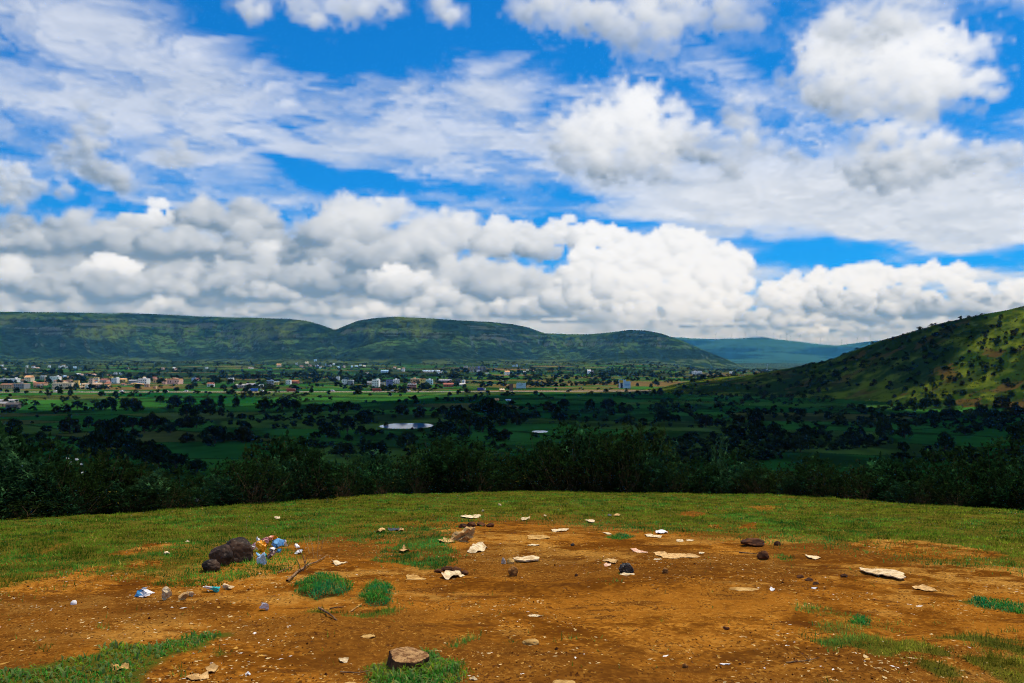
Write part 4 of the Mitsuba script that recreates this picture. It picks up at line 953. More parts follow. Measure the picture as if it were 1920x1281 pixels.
def grass():
    rng = np.random.default_rng(31)
    m = 620000
    r = 4.0 * (37.0 / 4.0) ** rng.random(m)
    a = np.radians(rng.uniform(-35, 35, m))
    x, y = r * np.sin(a), r * np.cos(a)
    d = poly_sdf(CLEARING, x, y)
    cov = turf_cover(x, y)
    big = np.zeros(m, bool)
    for p, w in PATCHES:
        if w >= 1.0:
            big |= poly_sdf(p, x, y) < 0.05
    clump = N(x, y, 1 / 0.35, 81, 3)
    cov = np.maximum(cov, 1.25 * sstep(0.2, -0.2, poly_sdf(BOULDER_GRASS, x, y) + 0.5 * (N(x, y, 1 / 0.3, 97, 3) - 0.5)))
    keep = (d < 1.2) & ~big & (rng.random(m) < np.clip(cov * (0.25 + 1.5 * clump), 0, 1) ** 1.2 * 0.95 + 0.0015)
    x, y, r, cov, clump = x[keep], y[keep], r[keep], cov[keep], clump[keep]
    z = terrain(x, y)
    n = len(x)
    yel = sstep(0.44, 0.64, N(x, y, 1 / 2.4, 82, 4))[:, None]
    border = 0.65 * (sstep(-2.6, -0.2, poly_sdf(TURF, x, y)) * sstep(0.36, 0.5, N(x, y, 1 / 1.6, 83, 3)) * sstep(-9, 1.5, x + 2 * N(x, y, 1 / 1.0, 84, 2)))[:, None]
    left = sstep(-1.0, -5.0, x)[:, None]
    c = OLIVE * (1 - yel) + np.array([0.190, 0.228, 0.017]) * yel * (0.6 + 0.4 * left) + OLIVE * yel * 0.4 * (1 - left)
    fresh = sstep(0.5, 0.6, N(x, y, 1 / 1.1, 85, 3))[:, None] * 0.6
    c = c * (1 - fresh) + FRESH * fresh
    c = c * (1 - border) + (0.6 * FRESH + 0.4 * TEAL) * border
    rock = (0.8 * sstep(0.25, -0.1, poly_sdf(BOULDER_GRASS, x, y)))[:, None]
    c = c * (1 - rock) + rock * (0.7 * FRESH + 0.3 * BRIGHT)
    corner = (sstep(2.2, 3.4, x) * sstep(9.0, 7.5, y))[:, None]
    c = c * (1 - 0.6 * corner) + 0.6 * corner * np.array([0.30, 0.26, 0.030])
    dry = (rng.random((n, 1)) < 0.05 + 0.25 * (cov[:, None] < 0.5))
    mot = (0.55 + 1.0 * sstep(0.34, 0.66, N(x, y, 1 / 0.30, 86, 3)))[:, None]
    c = np.where(dry, STRAW * rng.uniform(0.5, 1.1, (n, 1)), c) * rng.uniform(0.65, 1.4, (n, 1)) * mot
    h = rng.uniform(0.022, 0.075, n) * (0.35 + 1.5 * clump * N(x, y, 1 / 0.16, 87, 2) * 1.6)
    w = np.clip(r / 900.0, 0.006, 0.034) * rng.uniform(0.7, 1.3, n)
    v, f, cc = blades(x, y, z, h, rng.uniform(0.2, 1.1, n), w, c, rng, bend=False)
    scene['grass'] = mikit.ply(trimesh.Trimesh(v, f, process=False), 'mat_grass', color=cc)
    tag('grass', 'short worn grass covering the back and sides of the hilltop clearing', 'grass', kind='stuff')
    # longer fresh grass in patches, each a plant of its own
    names = {0: ('long strip of long fresh grass in the bottom left corner', 'grass strip', 2600), 1: ('rounded mound of green grass on the bare earth, the left one of two', 'grass tuft', 1500), 2: ('green grass tuft beside the grassy mound, right and nearer', 'grass tuft', 1300),
             4: ('ring of bright green grass round the cut stump', 'grass tuft', 2600), 12: ('small green grass bank at the far edge of the bare earth', 'grass tuft', 700), 14: ('small dark green grass tuft alone on the bare earth at right', 'grass tuft', 500), 17: ('green grass strip running to the right picture edge', 'grass strip', 1100)}
    for i, (lab, cat, n) in names.items():
        p, w = PATCHES[i]
        q = np.array(p)
        lo, hi = q.min(0), q.max(0)
        x = rng.uniform(lo[0] - 0.1, hi[0] + 0.1, n * 8)
        y = rng.uniform(lo[1] - 0.1, hi[1] + 0.1, n * 8)
        vis = np.abs(x) < 0.66 * y + 0.2
        s = poly_sdf(p, x, y) + (0.03 if i in (12, 14) else 0.46) * (N(x, y, 1 / 0.20, 91, 3) - 0.5)
        ok = (s < (0.02 if i in (12, 14) else 0.06)) & (rng.random(len(x)) < (i in (12, 14)) + np.clip(0.30 - s / 0.16, 0.0, 1)) & vis & (y > 3.6)
        if i == 4:
            sx, sy, _ = STUMP
            ok &= (np.hypot((x - sx) / 0.140, (y - sy) / 0.125) > 1) & ((y < sy + 0.10) | (x > sx + 0.05))
        x, y, s = x[ok][:n], y[ok][:n], s[ok][:n]
        n = len(x)
        z = terrain(x, y)
        mound = 0.05 * np.sqrt(np.clip(-s / 0.22, 0, 1)) if i in (1, 2) else 0 * s
        k = N(x, y, 1 / 0.16, 92, 3)[:, None]
        t = sstep(0.42, 0.6, N(x, y, 1 / 0.30, 93, 3))[:, None]
        c = FRESH * (1 - t) + (BRIGHT * 1.15 if i in (0, 4) else TEAL) * t
        c = np.where(rng.random((n, 1)) < 0.16, STRAW * 0.8, c) * rng.uniform(0.6, 1.7, (n, 1))
        h = rng.uniform(0.025, 0.08, n) * rng.uniform(0.6, 1.3, n) * (0.5 + 1.0 * k[:, 0]) * np.clip(0.5 - s / 0.14, 0.4, 1.1) * (0.8 if i == 0 else 1)
        wd = rng.uniform(0.006, 0.012, n)
        if i in (0, 4):                                 # broader leaved weeds among the blades
            weed = rng.random(n) < 0.22
            wd = np.where(weed, wd * 2.3, wd)
            c = np.where(weed[:, None], np.array([0.190, 0.290, 0.085]) * rng.uniform(0.6, 1.4, (n, 1)), c)
        v, f, cc = blades(x, y, z + mound, h, rng.uniform(0.3, 1.35, n), wd, c, rng)
        key = numbered('grass_tuft' if 'tuft' in cat else 'grass_strip')
        if i in (1, 2):
            scene[key + '__blades'] = mikit.ply(trimesh.Trimesh(v, f, process=False), 'mat_grass', color=cc)
            g = np.linspace(0, 1, 26)
            gx, gy = np.meshgrid(lo[0] - 0.08 + g * (hi[0] - lo[0] + 0.16), lo[1] - 0.08 + g * (hi[1] - lo[1] + 0.16), indexing='ij')
            sm = poly_sdf(p, gx, gy)
            gz = terrain(gx, gy) - 0.02 + 0.046 * np.sqrt(np.clip(-sm / 0.22, 0, 1)) * sstep(0.02, -0.1, sm) + 0.012 * N(gx, gy, 9, 94, 2)
            ii, jj = np.meshgrid(np.arange(25), np.arange(25), indexing='ij')
            qd = np.stack([ii * 26 + jj, (ii + 1) * 26 + jj, (ii + 1) * 26 + jj + 1, ii * 26 + jj + 1], -1).reshape(-1, 4)
            scene[key + '__root_mound'] = mikit.ply((np.stack([gx, gy, gz], -1).reshape(-1, 3), qd), 'mat_root_mound', smooth=True)
        else:
            scene[key] = mikit.ply(trimesh.Trimesh(v, f, process=False), 'mat_grass', color=cc)
        tag(key, lab, cat)


STUMP = spot(765, 1250)
scene['mat_root_mound'] = two({'type': 'diffuse', 'reflectance': proc(lambda p, n, uv: mix((0.040, 0.030, 0.008), (0.120, 0.060, 0.012), fbm(p.x * 9.0, p.y * 9.0, p.z * 9.0, 4)))})
grass()


# ---------------------------------------------------------------- ponds, road, village
def box(x0, x1, y0, y1, z0, z1):
    v = np.array([[x, y, z] for x in (x0, x1) for y in (y0, y1) for z in (z0, z1)], float)
    f = np.array([[0, 1, 3], [0, 3, 2], [4, 6, 7], [4, 7, 5], [0, 4, 5], [0, 5, 1], [2, 3, 7], [2, 7, 6], [0, 2, 6], [0, 6, 4], [1, 5, 7], [1, 7, 3]])
    return trimesh.Trimesh(v, f, process=False)


def cat(*ms):
    return trimesh.util.concatenate(list(ms))


def gable(x0, x1, y0, y1, z0, z1, over=0.4):
    """A pitched roof, ridge along x."""
    ym = (y0 + y1) / 2
    x0, x1, y0, y1 = x0 - over, x1 + over, y0 - over, y1 + over
    v = [[x0, y0, z0], [x1, y0, z0], [x1, y1, z0], [x0, y1, z0], [x0, ym, z1], [x1, ym, z1]]
    f = [[0, 1, 5], [0, 5, 4], [2, 3, 4], [2, 4, 5], [0, 4, 3], [1, 2, 5], [0, 3, 2], [0, 2, 1]]
    return trimesh.Trimesh(np.array(v, float), np.array(f), process=False)


for _k, _c in dict(white=(0.84, 0.84, 0.83), cream=(0.82, 0.70, 0.50), tan=(0.56, 0.40, 0.27), pink=(0.76, 0.52, 0.42), orange=(0.76, 0.42, 0.20), yellow=(0.80, 0.58, 0.18), grey=(0.30, 0.31, 0.34), dark=(0.10, 0.095, 0.10), blue=(0.36, 0.52, 0.70), purple=(0.20, 0.22, 0.46), red=(0.36, 0.13, 0.09),
                   brown=(0.22, 0.12, 0.08), tile=(0.40, 0.17, 0.09), sky=(0.50, 0.68, 0.80), concrete=(0.42, 0.40, 0.37)).items():
    matte('mat_' + _k, {'type': 'diffuse'} and proc((lambda c: lambda p, n, uv: mi.Color3f(*c) * (0.84 + 0.28 * fbm(p.x * 0.5, p.y * 0.5, p.z * 1.1, 3)))(_c)), 0.85, 0.15)
scene['mat_pane'] = two({'type': 'principled', 'base_color': rgb(0.025, 0.03, 0.035), 'roughness': 0.15, 'specular': 0.6})
matte('mat_tyre', (0.02, 0.02, 0.02))
for _k, _c in dict(blue=(0.03, 0.16, 0.55), white=(0.75, 0.75, 0.75), red=(0.35, 0.06, 0.03), navy=(0.03, 0.05, 0.30)).items():
    matte('mat_paint_' + _k, _c, 0.3, 0.5)


def house(x0, x1, top, base, wall, roof, roofcol, floors, wins, label, category='house', group=None, rot=None, depth=None, key='house', tank=False):
    rng = np.random.default_rng(int(x0 * 31 + base * 7))
    x, y, z = spot((x0 + x1) / 2, base)
    s = y / 1598.0
    W, H = 0.90 * (x1 - x0) * s, 0.86 * (base - top) * s
    D = depth or min(max(5.0, 0.7 * W), 11.0)
    z -= 0.3
    H += 0.3
    k = numbered(key)
    m = T().translate([x, y + D / 2, z]) @ T().rotate([0, 0, 1], rng.uniform(-14, 14) if rot is None else rot)

    def part(name, mesh, mat):
        q = numbered(k + '__' + name)
        scene[q] = {**mikit.ply(mesh, mat), 'to_world': m}
        return q
    w2, d2 = W / 2, D / 2
    if roof == 'flat':
        part('wall', box(-w2, w2, -d2, d2, 0, H - 0.5), 'mat_' + wall)
        q = part('roof', cat(box(-w2 - 0.3, w2 + 0.3, -d2 - 0.3, d2 + 0.3, H - 0.5, H - 0.25), *[box(a, b, c, d, H - 0.25, H + 0.55) for a, b, c, d in ((-w2, w2, -d2, -d2 + 0.2), (-w2, w2, d2 - 0.2, d2), (-w2, -w2 + 0.2, -d2 + 0.2, d2 - 0.2), (w2 - 0.2, w2, -d2 + 0.2, d2 - 0.2))]), 'mat_' + roofcol)
        if tank or W > 9:
            u = rng.uniform(-0.6, 0.3) * w2
            part('stair_room', box(u, u + min(3.2, W * 0.3), 0, min(d2 - 0.4, 2.5), H - 0.25, H + 2.0), 'mat_' + wall)
    else:
        hh = H * 0.70
        part('wall', box(-w2, w2, -d2, d2, 0, hh), 'mat_' + wall)
        part('roof', gable(-w2, w2, -d2, d2, hh, H), 'mat_' + roofcol)
        H = hh + 0.3
    fh = (H - 0.5) / floors
    for fl in range(floors):
        for i in range(wins):
            cx = -w2 + W * (i + 0.5) / wins
            ww = min(0.62, 0.30 * W / wins)
            if fl == 0 and i == wins // 2 and wins < 6:
                part('door', box(cx - ww * 0.8, cx + ww * 0.8, -d2 - 0.06, -d2 + 0.02, 0.35, 0.35 + min(2.1, fh * 0.75)), 'mat_brown')
                continue
            q = part('window', box(cx - ww, cx + ww, -d2 - 0.05, -d2 + 0.02, fl * fh + fh * 0.35, fl * fh + fh * 0.78), 'mat_pane')
    if floors > 1 and wins >= 3 and roof == 'flat':
        for fl in range(1, floors):
            part('balcony', box(-w2 + 0.4, w2 - 0.4, -d2 - 1.0, -d2, fl * fh - 0.12, fl * fh + 0.02), 'mat_' + roofcol)
    return tag(k, label, category, group)


HOUSES = [
    (0, 24, 717, 729, 'tan', 'gable', 'brown', 2, 5, 'brown two storey block at the very left edge of the village front', 'apartment block'),
    (25, 50, 718, 729, 'grey', 'flat', 'tan', 2, 5, 'dull grey two storey block with tan parapet, second from left in front', 'apartment block'),
    (0, 14, 710, 717, 'grey', 'flat', 'white', 1, 2, 'low grey white house behind the leftmost brown block', 'house'), (17, 34, 709, 717, 'white', 'flat', 'white', 1, 3, 'white house behind the grey block at the left edge', 'house'),
    (45, 61, 702, 716, 'cream', 'gable', 'orange', 2, 3, 'cream house under a bright orange pitched roof near the left edge', 'house'),
    (62, 84, 716, 723, 'tan', 'gable', 'tile', 1, 4, 'long low house with tan tiled roof left of the orange cube', 'house'), (83, 91, 711, 720, 'orange', 'flat', 'orange', 1, 2, 'small bright orange cube shaped house', 'house'),
    (75, 85, 704, 712, 'concrete', 'flat', 'white', 2, 2, 'pale concrete house behind the low tiled one', 'house'), (93, 111, 705, 716, 'white', 'flat', 'white', 2, 3, 'white stepped house behind the long cream block', 'house'),
    (96, 137, 717, 730, 'cream', 'flat', 'cream', 2, 9, 'long cream two storey block with rows of windows at the front', 'apartment block'), (99, 124, 712, 718, 'pink', 'gable', 'tile', 1, 4, 'house with dull red roof just behind the long cream block', 'house'),
    (118, 124, 703, 709, 'blue', 'gable', 'blue', 1, 1, 'tiny pale blue house behind the red roof', 'house'), (126, 138, 705, 711, 'tan', 'gable', 'orange', 1, 2, 'small house with orange roof behind the long cream block', 'house'),
    (138, 148, 713, 723, 'yellow', 'flat', 'yellow', 2, 2, 'yellow narrow house right of the long cream block', 'house'), (148, 158, 724, 729, 'cream', 'gable', 'tan', 1, 2, 'low cream shed in front, right of the yellow narrow house', 'house'),
    (153, 166, 717, 726, 'yellow', 'gable', 'tan', 1, 2, 'ochre house with tan roof in front of the pink tower', 'house'), (160, 170, 721, 729, 'white', 'flat', 'white', 2, 2, 'white cube house at the front of the ochre group', 'house'),
    (167, 175, 709, 724, 'pink', 'flat', 'pink', 3, 2, 'narrow pink tower house in the middle of the left group', 'house'), (175, 185, 707, 716, 'cream', 'flat', 'yellow', 2, 2, 'cream house with yellow parapet right behind the pink tower', 'house'),
    (174, 190, 716, 727, 'tan', 'gable', 'tan', 2, 4, 'tan house with wide roof right of the pink tower', 'house'), (187, 203, 709, 717, 'pink', 'gable', 'red', 1, 3, 'house with dark red pitched roof right of the cream house', 'house'),
    (195, 206, 718, 723, 'tan', 'gable', 'tile', 1, 2, 'low house with rust roof in front of the yellow and white pair', 'house'), (205, 211, 706, 714, 'yellow', 'flat', 'yellow', 2, 1, 'thin yellow house attached to a white one', 'house'),
    (209, 222, 708, 719, 'white', 'flat', 'white', 2, 3, 'white two storey house right of the thin yellow one', 'house'), (221, 236, 708, 716, 'yellow', 'gable', 'orange', 1, 3, 'ochre long house with orange roof right of the white pair', 'house'),
    (241, 257, 711, 719, 'grey', 'gable', 'grey', 1, 3, 'grey house with grey roof between the ochre and white houses', 'house'), (259, 278, 709, 720, 'white', 'flat', 'white', 2, 4, 'big white house with flat roofs left of the long orange one', 'house'), (254, 268, 718, 722, 'orange', 'gable', 'tan', 1, 2, 'low orange house in front of the big white one', 'house'),
    (286, 310, 710, 719, 'orange', 'flat', 'orange', 1, 5, 'long salmon orange block, left half of the pair at the village end', 'apartment block'), (312, 340, 710, 720, 'pink', 'flat', 'orange', 1, 5, 'long salmon orange block, right half of the pair at the village end', 'apartment block'),
    (286, 293, 706, 711, 'pink', 'gable', 'red', 1, 1, 'small red roofed tower behind the left salmon block', 'house'),
    (359, 366, 708, 715, 'blue', 'flat', 'blue', 1, 1, 'small pale blue house standing alone right of the salmon blocks', 'house'), (366, 373, 708, 714, 'pink', 'gable', 'red', 1, 1, 'small pink house beside the pale blue one', 'house'),
    (388, 401, 716, 725, 'white', 'gable', 'red', 1, 2, 'white house under a bright red roof alone near the road', 'house'), (427, 438, 708, 717, 'white', 'flat', 'white', 2, 3, 'white two storey house with dark windows left of centre', 'house'),
    (440, 460, 719, 727, 'grey', 'gable', 'concrete', 1, 4, 'long grey shed left of the blue truck', 'shed'), (460, 478, 717, 728, 'grey', 'gable', 'grey', 2, 4, 'dark grey block with pitched roof above the blue truck', 'house'), (482, 494, 721, 728, 'white', 'flat', 'white', 1, 2, 'low white house just behind the blue truck', 'house'),
    (499, 513, 712, 724, 'grey', 'flat', 'blue', 2, 3, 'bluish grey two storey house left of the small yellow house', 'house'), (513, 523, 715, 722, 'yellow', 'flat', 'white', 1, 2, 'small yellow house with white parapet beside the bluish grey one', 'house'),
    (536, 546, 712, 721, 'white', 'flat', 'white', 2, 2, 'narrow white house beside a rust red shed', 'house'), (546, 560, 712, 719, 'red', 'gable', 'tile', 1, 2, 'rust red shed right of the narrow white house', 'shed'), (630, 637, 706, 713, 'white', 'flat', 'white', 1, 1, 'tiny white house left of the white centre pair', 'house'),
    (640, 651, 711, 722, 'white', 'flat', 'white', 2, 2, 'left white house of the pair left of centre', 'house'), (652, 663, 712, 722, 'grey', 'flat', 'white', 2, 2, 'right greyer house of the pair left of centre', 'house'),
    (688, 700, 714, 722, 'tan', 'gable', 'grey', 1, 2, 'low tan house left of the white stepped house at centre', 'house'), (697, 712, 711, 726, 'white', 'flat', 'white', 3, 3, 'white three storey stepped house left of the purple one', 'house'), (711, 722, 716, 725, 'concrete', 'flat', 'concrete', 1, 2, 'plain concrete house between white and purple ones', 'house'),
    (723, 736, 711, 726, 'purple', 'flat', 'purple', 3, 2, 'tall purple blue house at the centre of the village', 'house'), (736, 749, 711, 720, 'white', 'flat', 'white', 2, 3, 'white house right of the purple one', 'house'),
    (763, 781, 719, 729, 'red', 'flat', 'white', 2, 4, 'red and white low block in front of the orange centre houses', 'apartment block'), (769, 788, 709, 720, 'orange', 'flat', 'cream', 2, 4, 'orange house with a pale roof room at centre', 'house'), (787, 798, 709, 721, 'yellow', 'flat', 'orange', 2, 2, 'amber house between the orange and pale blue ones', 'house'),
    (798, 812, 711, 721, 'sky', 'flat', 'white', 2, 3, 'pale blue and white house right of the amber one', 'house'), (822, 847, 710, 718, 'grey', 'gable', 'grey', 1, 4, 'long grey roofed sheds right of the pale blue house', 'shed'), (830, 851, 717, 726, 'red', 'gable', 'red', 1, 4, 'dull red long house in front of the grey sheds', 'house'),
    (853, 864, 709, 721, 'dark', 'flat', 'dark', 2, 2, 'dark house near the right end of the village', 'house'), (860, 872, 718, 724, 'concrete', 'gable', 'white', 1, 2, 'low pale house in front at the right end of the village', 'house'), (866, 872, 712, 720, 'white', 'flat', 'white', 2, 1, 'narrow white house ending the village on the right', 'house'),
    (713, 728, 693, 699, 'blue', 'gable', 'blue', 1, 2, 'bluish shed on the ground behind the centre of the village', 'shed'), (790, 832, 694, 698, 'white', 'gable', 'sky', 1, 6, 'long low blue roofed factory shed below the range', 'shed'), (820, 828, 696, 701, 'white', 'flat', 'cream', 1, 1, 'small white house in front of the blue roofed shed', 'house'),
    (946, 956, 694, 703, 'white', 'gable', 'orange', 2, 1, 'white house with orange roof standing alone right of the towers', 'house'), (1101, 1108, 692, 701, 'white', 'gable', 'white', 1, 1, 'pointed white building alone before the range, right of centre', 'temple'), (1107, 1113, 695, 700, 'red', 'flat', 'white', 1, 1, 'tiny red house beside the pointed white building', 'house'),
    (1297, 1318, 696, 702, 'white', 'flat', 'white', 1, 4, 'white long house at the foot of the range end, far right', 'house'), (1368, 1374, 696, 701, 'white', 'flat', 'white', 1, 1, 'tiny white house before the blue ridge', 'house'),
    (518, 527, 681, 688, 'pink', 'gable', 'orange', 1, 1, 'pinkish house highest on the slope left of centre', 'house'), (937, 946, 728, 735, 'orange', 'gable', 'cream', 1, 1, 'small orange roadside shack right of the navy lorry', 'shack'),
]
for _h in HOUSES:
    house(*_h[:10], category=_h[10], key=_h[10].replace(' ', '_'))
_rng = np.random.default_rng(3)
for _x, _y in [(3, 688), (8, 693), (50, 689), (62, 690), (70, 691), (92, 689), (112, 690), (119, 688), (124, 691), (140, 691), (147, 703), (153, 704), (163, 704), (170, 703), (177, 704), (204, 705), (216, 702), (226, 702), (239, 693), (326, 692), (329, 695), (387, 692), (468, 692), (473, 692), (305, 693), (556, 684), (565, 689), (575, 682),
               (581, 687), (594, 688), (601, 691), (612, 686), (618, 688), (626, 685), (634, 691), (591, 678), (645, 690), (660, 689), (668, 688), (676, 687), (683, 688), (687, 701), (740, 691), (748, 694), (756, 697), (757, 693), (890, 699), (897, 698), (913, 701), (926, 695), (963, 688), (969, 688), (983, 700), (989, 697), (1001, 697)]:
    _w, _c = _rng.uniform(3.5, 7.0), ('white', 'white', 'white', 'cream', 'sky', 'pink')[int(_rng.integers(6))]
    _zone = 'left' if _x < 300 else 'left of centre' if _x < 540 else 'at the slope foot' if _x < 650 else 'centre' if _x < 800 else 'right of centre'
    house(_x - _w / 2, _x + _w / 2, _y - _rng.uniform(3.0, 4.6), _y, _c, 'flat' if _rng.random() < 0.6 else 'gable', _c if _rng.random() < 0.6 else 'tile', 1, 1, f'tiny {"pale blue" if _c == "sky" else _c} house in the trees far behind the village, {_zone}', group=f'far {_c} houses, {_zone}', key='far_house')
for _i, (_x, _t) in enumerate([(871, 685), (876, 684), (882, 686), (887, 685), (893, 686), (898, 685), (903, 686), (908, 686)]):
    house(_x - 1.9, _x + 1.9, _t, 697, ('concrete', 'white', 'grey', 'concrete', 'grey', 'purple', 'grey', 'dark')[_i], 'flat', 'grey', 4, 2, f'grey apartment tower below the range, number {("one", "two", "three", "four", "five", "six", "seven", "eight")[_i]} from the left of the row', 'apartment tower', key='apartment_tower')


# small houses filling the lanes of the left half of the village
for _i in range(36):
    _x = _rng.uniform(2, 340)
    _y = _rng.uniform(712, 729)
    _w, _h = _rng.uniform(4, 9), _rng.uniform(4, 7)
    _c = ('white', 'cream', 'white', 'tan', 'pink', 'yellow', 'concrete', 'sky', 'orange')[int(_rng.integers(9))]
    _r = ('flat', 'gable')[int(_rng.random() < 0.45)]
    _rc = _c if _r == 'flat' else ('tile', 'orange', 'red', 'tan')[int(_rng.integers(4))]
    _row = 'front' if _y > 721 else 'back'
    _part = 'left quarter' if _x < 110 else 'left middle' if _x < 220 else 'salmon end' if _x < 345 else 'centre group'
    house(_x - _w / 2, _x + _w / 2, _y - _h, _y, _c, _r, _rc, 1 if _h < 6.2 else 2, 2, f'small {_c} house with {"flat" if _r == "flat" else _rc + " coloured pitched"} roof, {_row} rows, {_part} of the village', group=f'small {_c} {_r} {_rc} houses, {_row}, {_part}', key='house')


def ponds():
    for k, (cx, cy, rx, ry) in enumerate(PONDS):
        a = np.linspace(0, 2 * math.pi, 48, endpoint=False)
        w = 1.16 + 0.10 * np.sin(3 * a + k) + 0.05 * np.sin(5 * a)
        v = np.vstack([[[cx, cy, -0.30]], np.stack([cx + rx * w * np.cos(a), cy + ry * w * np.sin(a), 0 * a - 0.30], -1)])
        i = np.arange(48)
        f = np.stack([0 * i, 1 + i, 1 + (i + 1) % 48], -1)
        key = numbered('pond')
        scene[key] = mikit.ply((v, f), 'mat_water')
        tag(key, ('larger pond reflecting the sky among the dark trees', 'small bright pond right of the thicket')[k], kind='structure')


scene['mat_water'] = two({'type': 'principled', 'base_color': rgb(0.015, 0.095, 0.200), 'roughness': 0.08, 'specular': 0.14})
ponds()


def road():
    x = np.arange(-1500, 640, 12.0)
    y = 992 + 14 * np.sin(x / 330.0) - 0.00002 * (x - 200) ** 2
    z = np.array(terrain(x, y)) * 0.3
    prof = [(-9, -1.0), (-5, 0.7), (5, 0.7), (9, -1.0)]
    v = np.stack([np.stack([x, y + o, z + h], -1) for o, h in prof], 1).reshape(-1, 3)
    n = len(x)
    q = np.array([[i * 4 + k, (i + 1) * 4 + k, (i + 1) * 4 + k + 1, i * 4 + k + 1] for i in range(n - 1) for k in range(3)])
    side_, top_ = q[[i for i in range(len(q)) if i % 3 != 1]], q[1::3]
    scene['road_verge'] = mikit.ply((v, side_), 'mat_verge')
    scene['road'] = mikit.ply((v, top_), 'mat_road')
    tag('road', 'straight pale road crossing the valley in front of the village', kind='structure')
    tag('road_verge', 'pale earth verge of the valley road', kind='structure')


matte('mat_road', proc(lambda p, n, uv: mix((0.16, 0.155, 0.145), (0.30, 0.28, 0.24), fbm(p.x * 0.05, p.y * 0.5, 1.0, 3))), 0.9)
matte('mat_verge', proc(lambda p, n, uv: mix((0.07, 0.08, 0.03), (0.26, 0.21, 0.12), fbm(p.x * 0.08, p.y * 0.3, 4.0, 3))), 0.9)
road()


def road_y(x):
    return 992 + 14 * math.sin(x / 330.0) - 0.00002 * (x - 200) ** 2


def vehicle(px, kind, paint, label, category, flip=1, off=-2.0):
    x = (px - 960) / 1598.0 * 990
    y = road_y(x) + off
    z = float(terrain(np.array([x]), np.array([road_y(x)]))[0]) * 0.3 + 0.7
    k = numbered(kind)
    m = T().translate([x, y, z]) @ T().scale([flip, 1, 1])

    def part(name, mesh, mat, smooth=False):
        q = numbered(k + '__' + name)
        scene[q] = {**mikit.ply(mesh, mat, smooth=smooth), 'to_world': m}
        return q

    def wheel(cx, cy, r):
        c = trimesh.creation.cylinder(r, 0.28, sections=14)
        c.apply_transform(trimesh.transformations.rotation_matrix(math.pi / 2, [1, 0, 0]))
        c.apply_translation([cx, cy, r])
        part('wheel', c, 'mat_tyre', 40)
    if kind == 'truck':
        L = 10.0
        part('cargo_box', box(-L / 2, L / 2 - 2.4, -1.25, 1.25, 1.1, 3.9), paint)
        part('chassis', box(-L / 2, L / 2, -0.9, 0.9, 0.6, 1.1), 'mat_dark')
        pr = [(L / 2 - 2.2, 1.1), (L / 2, 1.1), (L / 2, 2.1), (L / 2 - 0.5, 3.2), (L / 2 - 2.2, 3.2)]
        from shapely.geometry import Polygon
        cab = trimesh.creation.extrude_polygon(Polygon(pr), 2.4)
        cab.apply_transform(np.array([[1, 0, 0, 0], [0, 0, -1, 1.2], [0, 1, 0, 0], [0, 0, 0, 1.0]]))
        q = part('cab', cab, 'mat_paint_white' if paint != 'mat_paint_red' else 'mat_paint_red')
        scene[numbered(q + '__window')] = {**mikit.ply(box(L / 2 - 1.8, L / 2 - 0.9, -1.24, -1.19, 2.1, 2.9), 'mat_pane'), 'to_world': m}
        for cx in (-L / 2 + 1.2, -L / 2 + 2.4, L / 2 - 1.3):
            for cy in (-1.05, 1.05):
                wheel(cx, cy, 0.5)
    else:
        L = 4.6
        from shapely.geometry import Polygon
        pr = [(-2.3, 0.35), (2.3, 0.35), (2.3, 0.95), (1.5, 1.15), (0.9, 1.95), (-2.2, 2.0), (-2.3, 1.2)]
        b = trimesh.creation.extrude_polygon(Polygon(pr), 1.7)
        b.apply_transform(np.array([[1, 0, 0, 0], [0, 0, -1, 0.85], [0, 1, 0, 0], [0, 0, 0, 1.0]]))
        part('body', b, paint)
        for a, c in ((-1.9, -0.7), (-0.55, 0.75)):
            part('window', box(a, c, -0.89, -0.84, 1.25, 1.75), 'mat_pane')
        for cx in (-1.45, 1.45):
            for cy in (-0.75, 0.75):
                wheel(cx, cy, 0.33)
    tag(k, label, category)


for _v in [(483, 'truck', 'mat_paint_blue', 'bright blue truck with white cab on the road left of centre', 'truck', -1), (709, 'truck', 'mat_paint_red', 'dull red truck on the road below the purple house', 'truck', 1), (903, 'truck', 'mat_paint_navy', 'navy blue lorry on the road left of the grey billboard', 'truck', 1),
           (552, 'truck', 'mat_paint_red', 'rust red lorry on the road below the rust red shed', 'truck', 1), (326, 'van', 'mat_paint_white', 'white van on the road just right of the salmon blocks', 'van', 1), (361, 'van', 'mat_paint_white', 'white van on the road below the small blue and pink houses', 'van', -1),
           (126, 'van', 'mat_paint_white', 'white van on the road below the long cream block', 'van', 1), (245, 'van', 'mat_paint_white', 'white van on the road below the grey roofed house', 'van', 1), (500, 'van', 'mat_paint_white', 'white van following behind the blue truck', 'van', 1),
           (628, 'van', 'mat_paint_white', 'white van on the road left of the white centre pair', 'van', 1), (738, 'van', 'mat_paint_white', 'white van right of the dull red truck', 'van', -1), (768, 'van', 'mat_paint_white', 'white van on the road below the red and white block', 'van', 1)]:
    vehicle(*_v)


